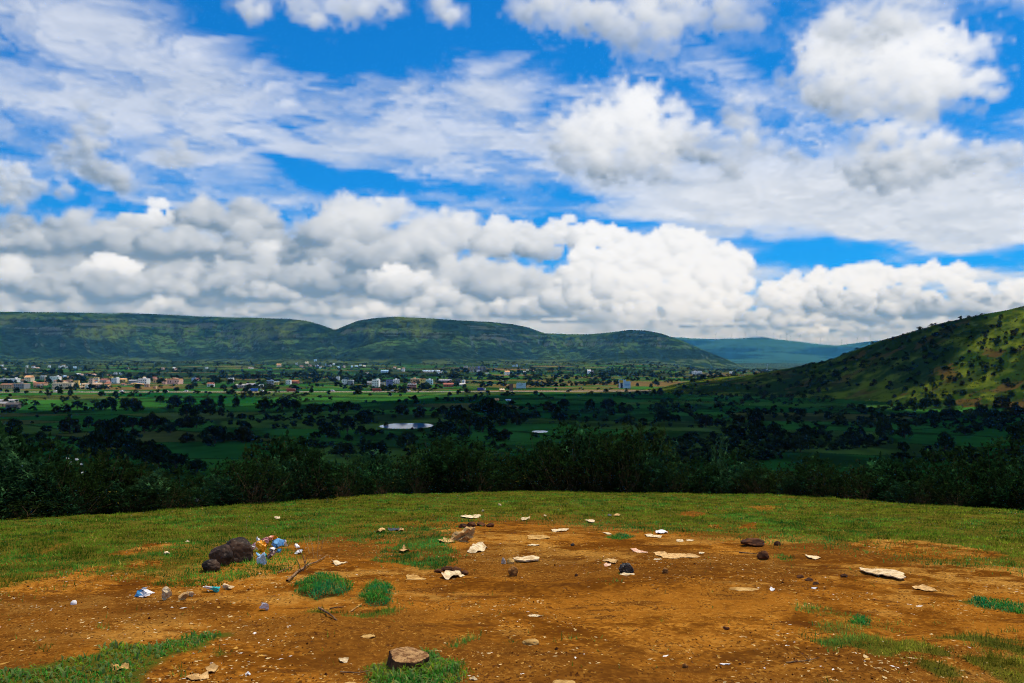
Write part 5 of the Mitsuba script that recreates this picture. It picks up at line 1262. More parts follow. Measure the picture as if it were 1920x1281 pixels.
def billboard(px0, px1, top, base, foot, label, prints, panel, posts=3, back='mat_grey'):
    x, y, z = spot((px0 + px1) / 2, foot)
    s = y / 1598.0
    W, Ht, Hb = (px1 - px0) * s / 2, EYE + (670 - top) * s - z, EYE + (670 - base) * s - z
    k = numbered('billboard')
    m = T().translate([x, y, z])

    def part(name, mesh, mat):
        q = numbered(k + '__' + name)
        scene[q] = {**mikit.ply(mesh, mat), 'to_world': m}
    part('panel', box(-W, W, 0, 0.25, Hb, Ht), panel)
    for i in range(posts):
        cx = -W * 0.8 + 1.6 * W * i / max(posts - 1, 1)
        part('post', box(cx - 0.2, cx + 0.2, 0.26, 0.66, -0.5, Ht - 0.3), 'mat_grey')
    for u0, u1, v0, v1, mat, lay in prints:
        part('print', box(-W + 2 * W * u0, -W + 2 * W * u1, -0.03 - 0.02 * lay, -0.001, Hb + (Ht - Hb) * v0, Hb + (Ht - Hb) * v1), mat)
    tag(k, label, 'billboard')


matte('mat_print_blue', (0.16, 0.42, 0.78))
matte('mat_print_yellow', (0.72, 0.48, 0.03))
matte('mat_print_pale', (0.50, 0.72, 0.85))
matte('mat_print_ink', (0.04, 0.06, 0.10))
billboard(1160, 1182, 712, 728, 735, 'blue white and yellow billboard standing on tan ground right of centre', [(0.0, 0.24, 0.0, 0.97, 'mat_white', 0), (0.04, 0.36, 0.62, 0.95, 'mat_print_yellow', 1), (0.14, 0.34, 0.0, 0.60, 'mat_print_ink', 1), (0.62, 1.0, 0.82, 1.0, 'mat_print_yellow', 1), (0.36, 0.42, 0.05, 0.95, 'mat_white', 0),
                                                                                                                                             (0.52, 0.92, 0.42, 0.50, 'mat_print_blue', 1), (0.56, 0.86, 0.26, 0.33, 'mat_print_blue', 1)], 'mat_print_pale')
billboard(968, 986, 718, 728, 735, 'pale grey blue billboard with a short dark line near its top', [(0.35, 0.68, 0.72, 0.80, 'mat_print_ink', 0), (0.3, 0.6, 0.42, 0.46, 'mat_grey', 0)], 'mat_sky')
billboard(955, 962, 720, 733, 735, 'narrow dark board left of the pale billboard', [], 'mat_brown', 2)


def turbines():
    tower = tubes([([[0, 0, -6], [0, 0, 40], [0, 0, 78]], [2.0, 1.6, 1.2])], 8)
    nac = box(-2.2, 2.2, -4, 6, 77, 81.5)
    hub = trimesh.creation.icosphere(1, 2.4)
    hub.apply_translation([0, -5.5, 79.5])
    shapes = {'tower': mikit.ply(tower, 'mat_turbine', smooth=True), 'nacelle': mikit.ply(nac, 'mat_turbine'), 'hub': mikit.ply(hub, 'mat_turbine', smooth=True)}
    blade = tubes([([[0, 0, 0], [0, 0, 8], [0, 0, 38]], [0.8, 1.2, 0.35])], 6)
    bl = mikit.ply(blade, 'mat_turbine', smooth=True)
    rng = np.random.default_rng(12)
    for i, px in enumerate([1342, 1372, 1397, 1419, 1438, 1450, 1463, 1475, 1482, 1500, 1538, 1578, 1588, 1607, 1632]):
        az = math.atan((px - 960) / 1598.0)
        r = 12000 + 500 * math.sin(math.degrees(az) * 17 * math.pi / 180) + 20
        x, y = r * math.sin(az), r * math.cos(az)
        z = float(terrain(np.array([x]), np.array([y]))[0])
        k = numbered('wind_turbine')
        sc = rng.uniform(0.72, 1.0)
        m = T().translate([x, y, z]) @ T().rotate([0, 0, 1], rng.uniform(-50, 30)) @ T().scale([sc, sc, sc])
        for n, s in shapes.items():
            scene[k + '__' + n] = {**s, 'to_world': m}
        a0 = rng.uniform(0, 120)
        for j in range(3):
            scene[numbered(k + '__blade')] = {**bl, 'to_world': m @ T().translate([0, -5.5, 79.5]) @ T().rotate([0, 1, 0], a0 + 120 * j)}
        tag(k, f'thin grey wind turbine on the far ridge, {("first", "second", "third", "fourth", "fifth", "sixth", "seventh", "eighth", "ninth", "tenth", "eleventh", "twelfth", "thirteenth", "fourteenth", "fifteenth")[i]} from the left', 'wind turbine', 'wind turbines on the far ridge')


matte('mat_turbine', (0.38, 0.41, 0.45), 0.6)
turbines()


def mast(px, base, top, label):
    x, y, z = spot(px, base)
    h = (base - top) * y / 1598
    paths = []
    for a in range(4):
        c, s = math.cos(a * math.pi / 2 + 0.7), math.sin(a * math.pi / 2 + 0.7)
        paths.append(([[c * 2.2, s * 2.2, -0.3], [c * 0.4, s * 0.4, h]], [0.22, 0.16]))
        c2, s2 = math.cos((a + 1) * math.pi / 2 + 0.7), math.sin((a + 1) * math.pi / 2 + 0.7)
        for q in range(6):
            t0, t1 = q / 6, (q + 1) / 6
            r0, r1 = 2.2 - 1.8 * t0, 2.2 - 1.8 * t1
            paths.append(([[c * r0, s * r0, h * t0], [c2 * r1, s2 * r1, h * t1]], [0.10, 0.10]))
    k = numbered('lattice_mast')
    scene[k] = {**mikit.ply(tubes(paths, 4), 'mat_concrete'), 'to_world': T().translate([x, y, z])}
    tag(k, label, 'mast')


mast(49, 704, 690, 'grey lattice mast rising behind the houses at the left edge')
mast(1438, 697, 683, 'pale lattice mast before the blue ridge at right')
# the sheds at the left edge, nearer than the village
for _a in [(-14, 12, 752, 763, 'orange', 'gable', 'grey', 1, 2, 'grey corrugated roofed shed with an orange wall at the left edge, nearer than the road'), (10, 34, 753, 766, 'dark', 'gable', 'dark', 1, 2, 'dark roofed low shed right beside the orange walled one'), (-10, 26, 748, 755, 'concrete', 'gable', 'grey', 1, 3, 'long grey shed behind the two nearer sheds at left')]:
    house(*_a, 'shed', key='shed', rot=8)
for _a in [(928, 935, 747, 751, 'orange', 'gable', 'orange', 1, 1, 'tiny orange roofed hut in the shaded scrub at centre'), (948, 958, 748, 752, 'blue', 'gable', 'blue', 1, 1, 'tiny blue roofed hut in the shaded scrub at centre'), (1037, 1048, 764, 768, 'white', 'gable', 'white', 1, 2, 'small white roofed farm shed in the shaded trees right of centre')]:
    house(*_a, 'hut', key='hut')


# ---------------------------------------------------------------- stones, stump, sticks and litter of the clearing
def grainy(key, a, b, f, rough=0.9, fleck=None):
    def fn(p, n, uv):
        c = mix(a, b, smoothstep(0.32, 0.68, fbm(p.x * f, p.y * f, p.z * f, 4)))
        if fleck:
            c = mix(c, fleck, smoothstep(0.70, 0.78, noise(p.x * f * 4.3, p.y * f * 4.3, p.z * f * 4.3)) * 0.8)
        return c
    matte(key, proc(fn), rough, 0.25)


grainy('mat_boulder', (0.012, 0.007, 0.005), (0.058, 0.030, 0.016), 7.0, 0.7, (0.10, 0.075, 0.055))
grainy('mat_brown_stone', (0.13, 0.055, 0.015), (0.30, 0.14, 0.035), 22.0)
grainy('mat_black_stone', (0.012, 0.012, 0.014), (0.045, 0.040, 0.040), 20.0, 0.6, (0.22, 0.20, 0.18))
grainy('mat_clod', (0.045, 0.017, 0.008), (0.120, 0.045, 0.014), 14.0)
grainy('mat_pale_stone', (0.30, 0.26, 0.22), (0.52, 0.46, 0.38), 25.0)
grainy('mat_board', (0.44, 0.31, 0.15), (0.70, 0.55, 0.33), 14.0)
grainy('mat_tan_scrap', (0.34, 0.20, 0.07), (0.60, 0.39, 0.16), 20.0)
grainy('mat_cream_scrap', (0.42, 0.31, 0.16), (0.70, 0.58, 0.37), 24.0)
grainy('mat_pink_scrap', (0.55, 0.30, 0.20), (0.74, 0.52, 0.36), 14.0)
grainy('mat_dry_soil', (0.30, 0.16, 0.035), (0.52, 0.33, 0.11), 14.0)
grainy('mat_stick', (0.080, 0.045, 0.022), (0.26, 0.16, 0.08), 18.0)
grainy('mat_stump_side', (0.035, 0.016, 0.008), (0.115, 0.050, 0.022), 16.0)
grainy('mat_stump_top', (0.15, 0.07, 0.025), (0.40, 0.24, 0.10), 34.0, 0.95, (0.10, 0.05, 0.02))
for _k, _c in dict(white=(0.70, 0.70, 0.70), blue=(0.05, 0.30, 0.60), teal=(0.02, 0.45, 0.45), orange=(0.85, 0.36, 0.01), salmon=(0.66, 0.22, 0.12), paleblue=(0.42, 0.60, 0.80), maroon=(0.10, 0.045, 0.035), mint=(0.40, 0.72, 0.55), grey=(0.55, 0.54, 0.58), lightblue=(0.16, 0.42, 0.72), rose=(0.66, 0.30, 0.28),
                   dark=(0.03, 0.025, 0.02)).items():
    scene['mat_plastic_' + _k] = two({'type': 'principled', 'base_color': rgb(_c), 'roughness': 0.38, 'specular': 0.5})


def lump(w, d, h, seed, rough=0.22, flat=0.3, sub=4, freq=2.2, planes=7):
    """A stone: a ball cut by planes, then weathered; sunk a little into the ground."""
    rng = np.random.default_rng(seed)
    m = trimesh.creation.icosphere(sub, 1.0)
    v = np.array(m.vertices)
    for _ in range(planes):
        n = unit(rng.normal(size=(1, 3)))[0]
        t = rng.uniform(0.55, 0.85)
        o = v @ n
        v = v - np.clip(o - t, 0, None)[:, None] * n * 0.85
    q = meshkit.fbm(v * freq + seed, 4, seed)[:, None]
    q2 = meshkit.fbm(v * freq * 4 + seed, 3, seed + 5)[:, None]
    v = v * (1 + rough * 2 * (q - 0.5) + rough * 0.5 * (q2 - 0.5))
    lo, hi = v.min(0), v.max(0)
    v = (v - (lo + hi) / 2) / (hi - lo)
    v[:, 2] = (v[:, 2] + 0.5) * (1 + flat) - flat
    return trimesh.Trimesh(v * [w, d, h], m.faces, process=False)


def metres(px, y):
    return px * y / 1598.0


def stone(px, py, w, h, mat, label, seed, category='stone', d=None, key='stone', rot=None, planes=7):
    rough = 0.15 if key == 'boulder' else 0.22
    x, y, z = spot(px, py)
    W, H = metres(w, y), metres(h, y)
    D = W * (d or 0.8)
    k = numbered(key)
    scene[k] = {**mikit.ply(lump(W, D, H, seed, rough, planes=planes), mat, smooth=38), 'to_world': T().translate([x, y + D * 0.4, z - 0.005]) @ T().rotate([0, 0, 1], 0)}
    tag(k, label, category)
    return k


stone(440, 1054, 60, 43, 'mat_boulder', 'big rounded dark brown boulder, the tallest of three at left', 3, 'boulder', 0.9, 'boulder', planes=3)
stone(413, 1059, 42, 36, 'mat_boulder', 'dark boulder leaning on the left of the tallest boulder', 4, 'boulder', 0.9, 'boulder', planes=3)
stone(395, 1071, 34, 22, 'mat_boulder', 'small black boulder in front of the two larger ones', 8, 'boulder', 0.9, 'boulder', planes=3)
stone(962, 1079, 20, 19, 'mat_brown_stone', 'upright orange brown stone in the middle of the bare earth', 12, planes=9)
stone(957, 1056, 15, 11, 'mat_dry_soil', 'small ochre lump behind the upright brown stone', 14)
stone(944, 1056, 9, 12, 'mat_pale_stone', 'small white grey stone left of the ochre lump', 15)
stone(1174, 1072, 29, 18, 'mat_black_stone', 'black jagged stone resting on a white chip', 17, planes=11)
stone(1247, 1073, 12, 10, 'mat_brown_stone', 'small tan stone right of the black jagged one', 19)
stone(1430, 1048, 23, 16, 'mat_clod', 'dark rounded stone at the end of a thin stick, right of centre', 21)
stone(1412, 1023, 44, 13, 'mat_clod', 'low dark red clod of earth at the turf edge right of centre', 23, 'clod', 0.7, 'clod')
stone(1457, 1022, 14, 9, 'mat_clod', 'small dark stone right of the dark red clod', 25)
stone(1581, 1081, 13, 7, 'mat_clod', 'small dark stone left of the big torn board', 27)
stone(1360, 1178, 13, 7, 'mat_clod', 'small dark stone low on the bare earth right of centre', 29)
stone(1283, 1249, 13, 10, 'mat_brown_stone', 'pale orange stone near the bottom edge right of centre', 31)
stone(1080, 1079, 7, 6, 'mat_clod', 'pebble sized dark stone between the brown and the black stone', 33)
stone(1073, 1022, 8, 5, 'mat_black_stone', 'small dark stone near the back of the bare earth', 35)
stone(995, 1206, 32, 10, 'mat_dry_soil', 'flat crumbled lump of pale earth low at centre', 37, 'clod', 0.8, 'clod')
stone(1058, 1286, 50, 8, 'mat_dry_soil', 'pale flat slab of stone at the bottom edge, centre', 39, d=0.9)
stone(655, 1288, 34, 7, 'mat_dry_soil', 'pale flat stone at the bottom edge left of the stump', 41, d=0.9)
stone(1490, 1238, 10, 5, 'mat_clod', 'dark pebble near the dry twig at lower right', 43)
for _i, (_px, _py, _w, _h, _t) in enumerate([(868, 989, 18, 8, 'left end'), (884, 987, 20, 9, 'second'), (902, 986, 18, 8, 'third'), (919, 987, 16, 7, 'right end')]):
    stone(_px, _py, _w, _h, 'mat_clod', f'dark red clod at the back rim of the bare earth, {_t} of the row', 50 + _i, 'clod', 0.9, 'clod')
for _i, (_px, _py, _w, _h) in enumerate([(838, 1069, 22, 9), (856, 1072, 20, 10), (872, 1076, 14, 8), (822, 1072, 16, 7)]):
    stone(_px, _py, _w, _h, 'mat_clod', f'dark clod in the heap with torn paper left of centre, {("back", "middle", "right", "left")[_i]} one', 60 + _i, 'clod', 0.9, 'clod')
for _i, (_px, _py, _w, _h) in enumerate([(1500, 1082, 14, 6), (1516, 1088, 18, 6), (1528, 1094, 12, 5)]):
    stone(_px, _py, _w, _h, 'mat_clod', f'crumbled clod in the leaf heap right of centre, {("far", "middle", "near")[_i]} one', 70 + _i, 'clod', 0.9, 'clod')


def scrap(pts, mat, label, lift=0.012, curl=0.02, seed=0, category='scrap', key='paper_scrap', thick=0.004):
    """A torn flat piece lying on the earth: its outline on the ground, some thickness, crumpled and curled up."""
    from shapely.geometry import Polygon
    w = [spot(px, py)[:2] for px, py in pts]
    c = np.mean(w, 0)
    poly = Polygon(w).buffer(0)
    if poly.geom_type != 'Polygon':
        poly = max(poly.geoms, key=lambda g: g.area)
    size = max(poly.bounds[2] - poly.bounds[0], poly.bounds[3] - poly.bounds[1])
    m = trimesh.creation.extrude_polygon(poly, thick, engine='earcut')
    for _ in range(6):
        if np.max(m.edges_unique_length) < size / 9 or len(m.faces) > 1500:
            break
        m = m.subdivide_to_size(size / 9, max_iter=8) if False else m.subdivide()
    v = np.array(m.vertices)
    e = np.array([poly.exterior.distance(__import__('shapely').Point(q[0], q[1])) for q in v]) / max(size, 1e-6)
    n = meshkit.fbm(np.stack([v[:, 0] / size * 3.2 + seed, v[:, 1] / size * 3.2, 0 * v[:, 0]], -1), 3, seed)
    v[:, 2] += terrain(v[:, 0], v[:, 1]) + lift * 0.4 - 0.004 + curl * 1.3 * np.clip(n - 0.38, 0, 1) + curl * np.clip(0.12 - e, 0, 1) * 4 * np.clip(n - 0.4, 0, 1)
    k = numbered(key)
    scene[k] = mikit.ply(trimesh.Trimesh(v, m.faces, process=False), mat, smooth=35)
    return tag(k, label, category)


def oval(px, py, w, h, seed, jag=0.35, n=11):
    rng = np.random.default_rng(seed)
    a = np.arange(n) * 2 * math.pi / n + rng.uniform(-0.2, 0.2, n)
    r = 1 + jag * rng.uniform(-1, 0.5, n)
    return [(px + w / 2 * q * math.cos(t), py + h / 2 * q * math.sin(t)) for t, q in zip(a, r)]


scrap([(1608, 1068), (1640, 1069), (1660, 1070), (1685, 1077), (1692, 1079), (1690, 1082), (1695, 1086), (1686, 1088), (1676, 1086), (1640, 1080), (1612, 1072)], 'mat_board', 'long torn cream board with a cracked right end, lying at right', 0.06, 0.03, 1, 'cardboard', 'board', 0.012)
scrap([(1706, 1098), (1725, 1095), (1738, 1098), (1754, 1107), (1735, 1107), (1712, 1103)], 'mat_tan_scrap', 'tan torn sheet right of the long cream board', 0.01, 0.02, 2, 'cardboard', 'board')
scrap([(1507, 1040), (1520, 1041), (1532, 1042), (1537, 1046), (1526, 1048), (1512, 1046)], 'mat_board', 'pale sheet beside the turf edge between dark clod and long board', 0.02, 0.03, 3, 'cardboard', 'board')
scrap([(863, 969), (880, 966), (895, 964), (903, 966), (898, 970), (884, 972), (870, 971)], 'mat_cream_scrap', 'long pale sheet on the grass behind the bare earth, left one', 0.03, 0.06, 4, 'paper')
scrap([(976, 974), (984, 971), (994, 970), (990, 974), (980, 976)], 'mat_cream_scrap', 'small pale sheet on the grass behind the bare earth at centre', 0.03, 0.05, 5, 'paper')
scrap([(1097, 977), (1107, 975), (1115, 976), (1114, 980), (1103, 980)], 'mat_cream_scrap', 'white folded sheet on the grass right of centre', 0.05, 0.05, 6, 'paper')
scrap(oval(1157, 966, 13, 4, 7), 'mat_tan_scrap', 'tan scrap on the grass far right of centre', 0.03, 0.04, 7, 'paper')
scrap(oval(1143, 966, 9, 3.5, 8), 'mat_plastic_dark', 'dark strip beside the tan scrap on the far grass', 0.03, 0.04, 8, 'scrap')
scrap([(1033, 994), (1048, 991), (1066, 991), (1062, 996), (1045, 996), (1036, 996)], 'mat_cream_scrap', 'cream strip on the far rim of the bare earth at centre', 0.02, 0.03, 9, 'paper')
scrap([(1207, 1002), (1222, 1002), (1240, 1004), (1238, 1008), (1225, 1007), (1212, 1006)], 'mat_cream_scrap', 'cream strip on the far rim of the bare earth right of centre', 0.03, 0.03, 10, 'paper')
scrap(oval(1240, 998, 24, 5, 11), 'mat_plastic_white', 'thin white plastic film on the grass edge right of centre', 0.03, 0.05, 11, 'plastic film', 'plastic_film')
scrap([(1129, 998), (1142, 999), (1147, 1002), (1138, 1002)], 'mat_cream_scrap', 'small cream strip left of the small grass bank', 0.02, 0.02, 12, 'paper')
scrap(oval(1273, 1013, 14, 5, 13, 0.15), 'mat_cream_scrap', 'square white scrap near the far rim right of centre', 0.01, 0.02, 13, 'paper')
scrap(oval(1292, 1012, 16, 3, 14, 0.2), 'mat_cream_scrap', 'thin pale strip right of the square white scrap', 0.01, 0.01, 14, 'paper')
scrap([(1224, 1034), (1245, 1033), (1250, 1036), (1270, 1037), (1285, 1040), (1290, 1038), (1312, 1043), (1296, 1046), (1280, 1044), (1262, 1046), (1242, 1045), (1230, 1041)], 'mat_tan_scrap', 'wide flaky tan sheet lying flat right of centre', 0.008, 0.025, 15, 'cardboard', 'board')
scrap(oval(1232, 1047, 16, 2.5, 16, 0.2), 'mat_cream_scrap', 'thin white sliver in front of the flaky tan sheet', 0.008, 0.01, 16, 'paper')
scrap(oval(1314, 1036, 11, 4, 17, 0.2), 'mat_cream_scrap', 'small white scrap at the right end of the flaky tan sheet', 0.008, 0.02, 17, 'paper')
scrap([(962, 1049), (975, 1046), (998, 1045), (1011, 1046), (1010, 1051), (985, 1054), (970, 1053)], 'mat_board', 'flat cream slab behind the upright brown stone', 0.03, 0.02, 18, 'cardboard', 'board', 0.02)
scrap([(876, 1035), (888, 1025), (895, 1023), (905, 1022), (915, 1026), (908, 1032), (892, 1036)], 'mat_cream_scrap', 'crumpled cream paper heap left of centre', 0.02, 0.10, 19, 'paper')
scrap([(820, 1012), (833, 1009), (848, 1010), (853, 1016), (838, 1018), (826, 1016)], 'mat_tan_scrap', 'torn tan sheet left of the standing crumpled cardboard', 0.01, 0.05, 20, 'cardboard', 'board')
scrap(oval(1008, 1006, 46, 9, 21, 0.3), 'mat_dry_soil', 'pale sandy sheet of dried mud near the far rim', 0.008, 0.02, 21, 'dried mud', 'mud_crust')
scrap(oval(1001, 1021, 27, 4.5, 22, 0.3), 'mat_cream_scrap', 'pale curled strip in front of the dried mud', 0.01, 0.03, 22, 'paper')
scrap([(624, 1054), (634, 1050), (640, 1053), (653, 1053), (642, 1057), (633, 1060)], 'mat_cream_scrap', 'torn cream paper beside the fallen branch', 0.02, 0.05, 23, 'paper')
scrap([(706, 997), (714, 992), (722, 990), (724, 996), (714, 999)], 'mat_tan_scrap', 'crumpled tan scrap in the grass left of centre', 0.02, 0.09, 24, 'cardboard', 'board')
scrap(oval(740, 993, 26, 4, 25), 'mat_plastic_dark', 'thin dark strip on the grass right of a tan scrap', 0.03, 0.06, 25, 'scrap')
scrap(oval(752, 994, 12, 5, 26), 'mat_tan_scrap', 'small tan scrap at the right end of a dark strip on the grass', 0.03, 0.05, 26, 'cardboard', 'board')
scrap(oval(522, 971, 11, 4, 27), 'mat_cream_scrap', 'lone cream scrap on the grass above the litter heap', 0.04, 0.05, 27, 'paper')
scrap([(1181, 1028), (1190, 1027), (1196, 1031), (1214, 1034), (1210, 1036), (1192, 1034)], 'mat_pink_scrap', 'pinkish strip right of centre behind the black stone', 0.01, 0.02, 28, 'cardboard', 'board')
scrap([(1128, 1050), (1140, 1046), (1158, 1050), (1152, 1056), (1140, 1054)], 'mat_tan_scrap', 'tan curled sheet just behind the black jagged stone', 0.02, 0.05, 29, 'cardboard', 'board')
scrap(oval(1138, 1058, 14, 6, 30), 'mat_pink_scrap', 'greyish scrap left of the black jagged stone', 0.01, 0.03, 30, 'paper')
scrap(oval(1174, 1075, 28, 5, 31, 0.15), 'mat_cream_scrap', 'white chip under the black jagged stone', 0.008, 0.01, 31, 'chip')
scrap([(828, 1082), (836, 1074), (848, 1076), (858, 1070), (872, 1078), (858, 1082), (840, 1086)], 'mat_cream_scrap', 'torn cream paper under the dark clod heap left of centre', 0.02, 0.10, 32, 'paper')
scrap([(762, 1079), (776, 1076), (786, 1080), (800, 1084), (780, 1086), (764, 1085)], 'mat_dry_soil', 'flat tan crust left of the clod heap', 0.01, 0.03, 33, 'dried mud', 'mud_crust')
scrap(oval(760, 1032, 20, 9, 34), 'mat_tan_scrap', 'curled tan scrap lying in the green patch left of centre', 0.02, 0.09, 34, 'cardboard', 'board')
scrap([(389, 1249), (404, 1247), (414, 1249), (408, 1258), (396, 1260)], 'mat_tan_scrap', 'pointed tan leaf like scrap at lower left', 0.01, 0.03, 35, 'paper')
scrap([(352, 1268), (366, 1262), (382, 1262), (394, 1258), (396, 1268), (380, 1272), (362, 1272)], 'mat_tan_scrap', 'flat tan scrap below the pointed one at lower left', 0.008, 0.02, 36, 'paper')
scrap(oval(468, 1261, 12, 4, 37), 'mat_plastic_white', 'small white sliver at lower left of the stump', 0.01, 0.02, 37, 'paper')
scrap(oval(888, 1270, 17, 4, 38, 0.2), 'mat_cream_scrap', 'white scrap right of the ring of grass at the bottom', 0.01, 0.02, 38, 'paper')
scrap([(637, 1232), (648, 1231), (656, 1233), (652, 1239), (640, 1239)], 'mat_cream_scrap', 'square cream scrap left of the stump', 0.01, 0.02, 39, 'paper')
scrap(oval(1446, 1104, 11, 6, 40, 0.2), 'mat_plastic_white', 'small white plastic piece in the right half of the bare earth', 0.01, 0.04, 40, 'plastic piece', 'plastic_film')
scrap(oval(1524, 1101, 12, 3.5, 41, 0.2), 'mat_plastic_grey', 'grey sliver below the leaf heap at right', 0.01, 0.02, 41, 'paper')
scrap(oval(1002, 1152, 28, 4, 42, 0.3), 'mat_cream_scrap', 'pale splintered strip low on the bare earth at centre', 0.006, 0.01, 42, 'paper')
scrap(oval(1356, 1242, 20, 3, 43, 0.2), 'mat_plastic_white', 'thin white strip near the bottom right of centre', 0.006, 0.01, 43, 'paper')
scrap(oval(692, 1191, 26, 6, 44, 0.3), 'mat_dry_soil', 'tan crust of earth above the stump', 0.006, 0.02, 44, 'dried mud', 'mud_crust')
scrap(oval(1393, 1102, 54, 8, 45, 0.3), 'mat_dry_soil', 'orange dry mud crust in the right half of the bare earth', 0.004, 0.012, 45, 'dried mud', 'mud_crust')
scrap(oval(228, 1249, 38, 12, 46, 0.3), 'mat_dry_soil', 'reddish bare clod showing in the lower left grass strip', 0.01, 0.04, 46, 'dried mud', 'mud_crust')


def crumple(px, py, w, h, mats, label, seed, category, key, d=0.8, spiky=0.45, rot=0, split=None):
    """Crushed plastic or paper: sharp creases; a second colour may take part of it."""
    x, y, z = spot(px, py)
    W, H = 1.22 * metres(w, y), 1.25 * metres(h, y)
    rng = np.random.default_rng(seed)
    m = trimesh.creation.icosphere(3, 1.0)
    v = np.array(m.vertices)
    for _ in range(16):
        n = unit(rng.normal(size=(1, 3)))[0]
        t = rng.uniform(0.15, 0.8)
        o = np.clip(v @ n - t, 0, None)[:, None]
        v = v - o * n * rng.uniform(0.8, 1.5)
    r = np.abs(2 * meshkit.fbm(v * 2.6 + seed, 3, seed) - 1)[:, None]
    v = v * (1 + spiky * (r - 0.3))
    lo, hi = v.min(0), v.max(0)
    v = (v - (lo + hi) / 2) / (hi - lo)
    v[:, 2] += 0.40
    v = v * [W, W * d, H]
    to = T().translate([x, y + W * d * 0.4, z]) @ T().rotate([0, 0, 1], rot)
    k = numbered(key)
    if len(mats) == 1:
        scene[k] = {**mikit.ply(trimesh.Trimesh(v, m.faces, process=False), mats[0], smooth=25), 'to_world': to}
    else:
        cx = v[m.faces].mean(1)[:, 0] + 0.12 * W * np.sin(40 * v[m.faces].mean(1)[:, 2] / W)
        first = cx < W * (split if split is not None else 0.0)
        for part, f, mat in (('printed_end', first, mats[0]), ('clear_end', ~first, mats[1])):
            scene[f'{k}__{part}'] = {**mikit.ply(trimesh.Trimesh(v, m.faces[f], process=False), mat, smooth=25), 'to_world': to}
    tag(k, label, category)


PL = 'mat_plastic_'
crumple(270, 1119, 32, 15, [PL + 'blue', PL + 'white'], 'crushed wrapper, blue left end and white right end, at left', 201, 'wrapper', 'wrapper', 0.5, split=-0.12)
crumple(315, 1123, 15, 22, ['mat_cream_scrap'], 'pointed crumpled whitish paper standing upright at left', 202, 'paper', 'crumpled_paper', 0.7)
crumple(345, 1123, 18, 14, ['mat_tan_scrap'], 'tan crumpled paper right of the pointed white one', 203, 'paper', 'crumpled_paper')
crumple(361, 1116, 10, 8, ['mat_cream_scrap'], 'small pale crumpled paper right of the tan one', 204, 'paper', 'crumpled_paper')
crumple(398, 1109, 28, 11, [PL + 'white', PL + 'teal'], 'teal packet with a white end lying below the boulders', 205, 'packet', 'packet', 0.5, 0.3, split=0.0)
crumple(428, 1104, 20, 8, ['mat_cream_scrap'], 'cream torn scrap right of the teal packet', 206, 'paper', 'crumpled_paper')
crumple(497, 1143, 15, 13, [PL + 'grey'], 'crushed greyish clear plastic below the litter heap', 207, 'plastic', 'crushed_plastic')
crumple(489, 1034, 18, 19, [PL + 'orange'], 'bright orange crumpled packet in the litter heap', 208, 'packet', 'packet')
crumple(480, 1030, 14, 12, [PL + 'rose', PL + 'white'], 'red and white packet left of the orange one in the heap', 209, 'packet', 'packet', split=0.0)
crumple(485, 1017, 8, 10, [PL + 'white'], 'small white plastic piece on top of the litter heap', 210, 'plastic', 'crushed_plastic')
crumple(497, 1020, 14, 12, [PL + 'rose'], 'pinkish packet behind the orange one in the heap', 211, 'packet', 'packet')
crumple(506, 1014, 11, 9, [PL + 'salmon'], 'dark salmon wrapper at the back of the litter heap', 212, 'wrapper', 'wrapper')
crumple(514, 1013, 13, 9, [PL + 'orange'], 'orange brown wrapper at the back right of the litter heap', 213, 'wrapper', 'wrapper')
crumple(519, 1029, 22, 17, [PL + 'lightblue'], 'sky blue crumpled bag in the litter heap', 214, 'bag', 'plastic_bag')
crumple(532, 1024, 13, 12, [PL + 'blue', PL + 'white'], 'blue and white striped wrapper at the right end of the heap', 215, 'wrapper', 'wrapper', split=0.1)
crumple(524, 1035, 8, 7, [PL + 'blue'], 'small deep blue cap like piece below the sky blue bag', 216, 'plastic', 'crushed_plastic')
crumple(492, 1058, 15, 21, [PL + 'paleblue'], 'pale bluish white bag hanging down the front of the heap', 217, 'bag', 'plastic_bag', 0.6)
crumple(486, 1044, 9, 8, [PL + 'blue'], 'dark blue scrap above the hanging pale bag', 218, 'plastic', 'crushed_plastic')
crumple(498, 1043, 8, 6, [PL + 'teal'], 'teal scrap right above the hanging pale bag', 223, 'plastic', 'crushed_plastic')
crumple(509, 1048, 15, 15, [PL + 'maroon'], 'brown maroon packet at the front of the heap', 219, 'packet', 'packet')
crumple(472, 1033, 13, 14, [PL + 'mint', PL + 'white'], 'green and white torn bag at the left end of the heap', 220, 'bag', 'plastic_bag', split=0.0)
crumple(468, 1038, 9, 8, [PL + 'mint'], 'mint green scrap in the grass at the foot of the heap', 221, 'plastic', 'crushed_plastic')
crumple(512, 1034, 9, 8, [PL + 'grey'], 'clear greyish wrapper between the blue bag and maroon packet', 222, 'plastic', 'crushed_plastic')
crumple(558, 1027, 9, 7, [PL + 'white'], 'white scrap on the grass right of the litter heap', 224, 'paper', 'crumpled_paper')
crumple(560, 1038, 13, 7, [PL + 'white'], 'white folded scrap above the fallen branch', 225, 'paper', 'crumpled_paper')
crumple(314, 1039, 10, 5, ['mat_cream_scrap'], 'white stone like scrap in the grass left of the boulders', 226, 'paper', 'crumpled_paper')
crumple(354, 1016, 8, 4, ['mat_cream_scrap'], 'tiny white scrap on the grass behind the boulders', 227, 'paper', 'crumpled_paper')
crumple(868, 1016, 38, 24, ['mat_tan_scrap'], 'tan crumpled cardboard standing up at the far rim left of centre', 228, 'cardboard', 'crumpled_cardboard', 0.5, 0.6)
crumple(937, 948, 6, 4, ['mat_cream_scrap'], 'tiny white scrap far back on the turf at centre', 229, 'paper', 'crumpled_paper')
crumple(906, 959, 5, 4, ['mat_cream_scrap'], 'tiny pale scrap just above the long pale sheet', 230, 'paper', 'crumpled_paper')
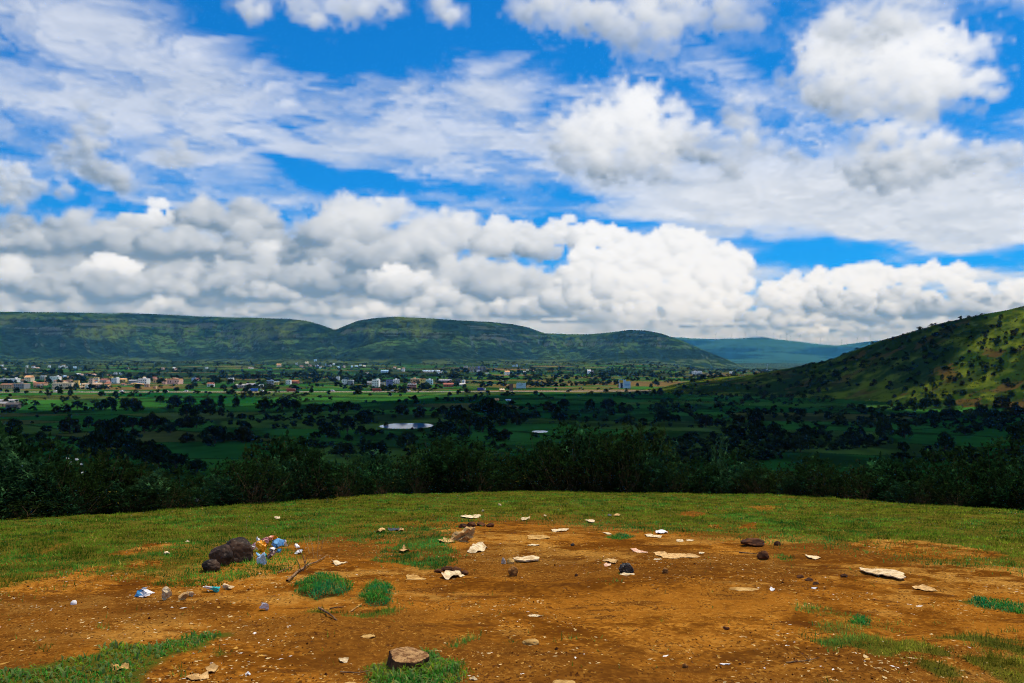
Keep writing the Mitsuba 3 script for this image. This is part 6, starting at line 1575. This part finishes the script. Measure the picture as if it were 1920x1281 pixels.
crumple(1022, 967, 5, 3, ['mat_cream_scrap'], 'tiny pale scrap on the turf right of the small pale sheet', 231, 'paper', 'crumpled_paper')
crumple(370, 940, 6, 8, [PL + 'white'], 'bright white scrap caught at the foot of the hedge at left', 232, 'paper', 'crumpled_paper')


def cup():
    x, y, z = spot(143, 1131)
    r = metres(12, y) / 2
    t = np.linspace(0, math.pi / 2, 7)
    prof = [(r * 0.02, r * 0.8)] + [(r * math.sin(a), r * 0.8 * math.cos(a)) for a in t[1:]] + [(r * 0.9, 0), (r * 0.8 * 0.9, r * 0.35), (0.001, r * 0.62)]
    m = trimesh.creation.revolve(np.array(prof), sections=20)
    scene['cup'] = {**mikit.ply(m, PL + 'white', smooth=40), 'to_world': T().translate([x, y, z + r * 0.35]) @ T().rotate([1, 0, 0], 65)}
    tag('cup', 'small white upturned bowl shaped cup lying at far left', 'cup')


cup()


def stick(pts, r, label, up=None, mat='mat_stick', category='stick', key='stick', twigs=()):
    """A stick along ground points (px, py, lift in metres)."""
    def path(q, r0, r1):
        P = []
        for px, py, lift in q:
            x, y, z = spot(px, py)
            P.append([x, y, z + lift])
        P = np.array(P)
        s = np.linspace(0, 1, len(P))
        t = np.linspace(0, 1, 4 * len(P))
        P = np.stack([np.interp(t, s, P[:, k]) for k in range(3)], -1) + 0.15 * r0 * np.random.default_rng(len(label)).normal(size=(len(t), 3))
        return P, np.linspace(r0, r1, len(t))
    k = numbered(key)
    main = mikit.ply(tubes([path(pts, r, r * 0.5)], 7), mat, smooth=True)
    if not twigs:
        scene[k] = main
    else:
        scene[k + '__limb'] = main
        for base, top in twigs:
            x, y, z = spot(*base)
            P = np.array([[x, y, z + 0.01], [x + top[0] * 0.4, y + 0.02, z + top[1] * 0.6], [x + top[0], y + 0.03, z + top[1]]])
            scene[numbered(k + '__twig')] = mikit.ply(tubes([(P, [r * 0.45, r * 0.35, r * 0.15])], 6), mat, smooth=True)
    tag(k, label, category)


stick([(541, 1090, 0.02), (560, 1074, 0.03), (580, 1062, 0.04), (598, 1054, 0.03), (612, 1045, 0.03)], 0.016, 'fallen dry branch with upright twigs left of the grass mound', category='branch', key='branch', twigs=[((566, 1072), (-0.06, 0.16)), ((572, 1068), (0.04, 0.20)), ((576, 1066), (-0.12, 0.28)), ((570, 1070), (0.09, 0.14))])
stick([(600, 1143, 0.03), (615, 1151, 0.03), (634, 1161, 0.01)], 0.012, 'dark stick lying across the low grass below the mound')
stick([(641, 1258, 0.01), (655, 1260, 0.015), (675, 1260, 0.01), (698, 1255, 0.01)], 0.006, 'thin curved brown stick left of the stump')
stick([(1470, 1241, 0.01), (1505, 1238, 0.012), (1532, 1232, 0.01)], 0.006, 'thin dark twig lying low at right', twigs=[((1508, 1238), (0.05, 0.05)), ((1512, 1238), (-0.05, 0.06))], key='forked_twig')
stick([(1384, 1035, 0.01), (1400, 1037, 0.015), (1424, 1039, 0.01)], 0.010, 'thin dark stick ending at the dark rounded stone')
stick([(524, 1073, 0.01), (535, 1068, 0.012), (548, 1062, 0.012)], 0.009, 'pale short stick at the foot of the grassy bank')
stick([(620, 1140, 0.008), (634, 1138, 0.01), (646, 1137, 0.008)], 0.008, 'short pale stick between the two grass tufts')
stick([(660, 1145, 0.01), (668, 1140, 0.012), (680, 1132, 0.012)], 0.007, 'short straw coloured stick at the foot of the right grass tuft', mat='mat_tan_scrap')
for _i, (_px, _py, _h, _l) in enumerate([(597, 1046, 0.52, 0.03), (590, 1044, 0.34, -0.08), (582, 1036, 0.30, -0.12), (604, 1030, 0.26, 0.07), (540, 1030, 0.22, 0.1), (463, 998, 0.34, 0.03)]):
    _x, _y, _z = spot(_px, _py)
    _k = numbered('dry_stalk')
    scene[_k] = mikit.ply(tubes([([[_x, _y, _z - 0.02], [_x + _l * 0.3, _y, _z + _h * 0.5], [_x + _l, _y + 0.02, _z + _h]], [0.005, 0.004, 0.002])], 5), 'mat_tan_scrap', smooth=True)
    tag(_k, f'thin dry straw stalk standing near the fallen branch, {("tallest", "second tallest", "left leaning", "right leaning", "shortest, by the litter heap", "one on the grass above the heap")[_i]}', 'stalk')


def stump():
    x, y, z = STUMP
    rng = np.random.default_rng(17)
    a = np.arange(72) * 2 * math.pi / 72
    lobe = 1 + 0.07 * np.sin(3 * a + 1) + 0.05 * np.sin(5 * a) + 0.02 * rng.normal(size=72)
    rings = []
    for h, s in ((-0.05, 1.18), (0.01, 1.10), (0.04, 1.04), (0.07, 1.0), (0.098, 1.0), (0.106, 0.97)):
        gro = 1 + 0.03 * np.sin(11 * a + h * 30)
        rings.append(np.stack([0.144 * s * lobe * gro * np.cos(a), 0.142 * s * lobe * gro * np.sin(a), h + 0 * a], -1))
    v = np.vstack(rings)
    i = np.arange(72)
    f = np.vstack([np.stack([k * 72 + i, k * 72 + (i + 1) % 72, (k + 1) * 72 + (i + 1) % 72, (k + 1) * 72 + i], -1) for k in range(5)])
    to = T().translate([x, y, z]) @ T().rotate([1, 0, 0], 4) @ T().rotate([0, 1, 0], 5)
    scene['tree_stump__bark'] = {**mikit.ply((v, f), 'mat_stump_side', smooth=40), 'to_world': to}
    n = 14
    top = [np.array([[0, 0, 0.106]])]
    for k in range(1, n + 1):
        t = k / n
        q = np.stack([0.144 * 0.97 * lobe * t * np.cos(a), 0.142 * 0.97 * lobe * t * np.sin(a), 0.107 + 0 * a], -1)
        q[:, 2] += (1 - t ** 6) * (0.030 * (meshkit.fbm(q * 22, 4, 3) - 0.45) + 0.012 * (meshkit.fbm(q * 90, 3, 4) - 0.5))
        top.append(q)
    v = np.vstack(top)
    f = [[0, 1 + j, 1 + (j + 1) % 72] for j in range(72)]
    for k in range(n - 1):
        b = 1 + k * 72
        for j in range(72):
            j2 = (j + 1) % 72
            f += [[b + j, b + 72 + j, b + 72 + j2], [b + j, b + 72 + j2, b + j2]]
    scene['tree_stump__cut_top'] = {**mikit.ply(trimesh.Trimesh(v, np.array(f), process=False), 'mat_stump_top', smooth=30), 'to_world': to}
    tag('tree_stump', 'low cut tree stump with frayed tan top ringed by bright grass', 'stump')
    tag('tree_stump__cut_top', 'frayed tan top of the stump')


stump()


def grit():
    """Straw flakes, crumbs and pebbles that nobody could count."""
    rng = np.random.default_rng(55)
    m = 110000
    r = 4.6 * (24 / 4.6) ** rng.random(m)
    a = np.radians(rng.uniform(-34, 34, m))
    x, y = r * np.sin(a), r * np.cos(a)
    cov = turf_cover(x, y)
    dens = N(x, y, 1 / 1.1, 95, 4)
    band = sstep(7.8, 6.0, y) * 0.5
    ok = rng.random(m) < np.clip((dens - 0.42) * 2.6 + band * 0.5, 0.02, 1) * (1 - 0.9 * cov) * 0.40
    x, y = x[ok], y[ok]
    z = terrain(x, y)
    n = len(x)
    for key, mat, lo, hi, sel, flat, lab in (('straw_flakes', 'mat_flake', 0.0025, 0.0095, rng.random(n) < 0.66, 0.10, 'pale straw flakes and dry crumbs strewn over the bare earth'), ('pebbles', 'mat_pebble', 0.003, 0.008, None, 0.7, 'dark and rusty pebbles and crumbs strewn over the bare earth')):
        if sel is None:
            sel = ~last
        last = sel
        X, Y, Z = x[sel], y[sel], z[sel]
        k = len(X)
        s = rng.uniform(lo, hi, k) * np.where(rng.random(k) < 0.04, 2.2, 1)
        t = rng.uniform(0, 2 * math.pi, k)
        el = rng.uniform(1.0, 3.0 if flat < 0.5 else 1.5, k)
        base = np.array([[1, 0, 0], [0, 1, 0], [-1, 0, 0], [0, -1, 0], [0, 0, 1]], float)
        v = base[None] * np.stack([s * el, s, s * flat * 1.6], -1)[:, None] * rng.uniform(0.7, 1.3, (k, 5, 1))
        ca, sa = np.cos(t)[:, None], np.sin(t)[:, None]
        v = np.stack([v[..., 0] * ca - v[..., 1] * sa + X[:, None], v[..., 0] * sa + v[..., 1] * ca + Y[:, None], v[..., 2] + Z[:, None] + 0.002], -1)
        f = np.arange(k)[:, None, None] * 5 + np.array([[0, 1, 4], [1, 2, 4], [2, 3, 4], [3, 0, 4]])
        if flat < 0.5:
            c = np.where(rng.random((k, 1)) < 0.45, [0.62, 0.47, 0.24], [0.46, 0.26, 0.06]) * rng.uniform(0.6, 1.25, (k, 1))
            c = np.where(rng.random((k, 1)) < 0.05, [0.75, 0.74, 0.72], c)
        else:
            c = np.where(rng.random((k, 1)) < 0.6, [0.045, 0.018, 0.008], [0.22, 0.09, 0.02]) * rng.uniform(0.6, 1.4, (k, 1))
        scene[key] = mikit.ply(trimesh.Trimesh(v.reshape(-1, 3), f.reshape(-1, 3), process=False), 'mat_crown', color=np.repeat(np.clip(c, 0, 0.85), 5, 0))
        tag(key, lab, 'debris', kind='stuff')


grit()
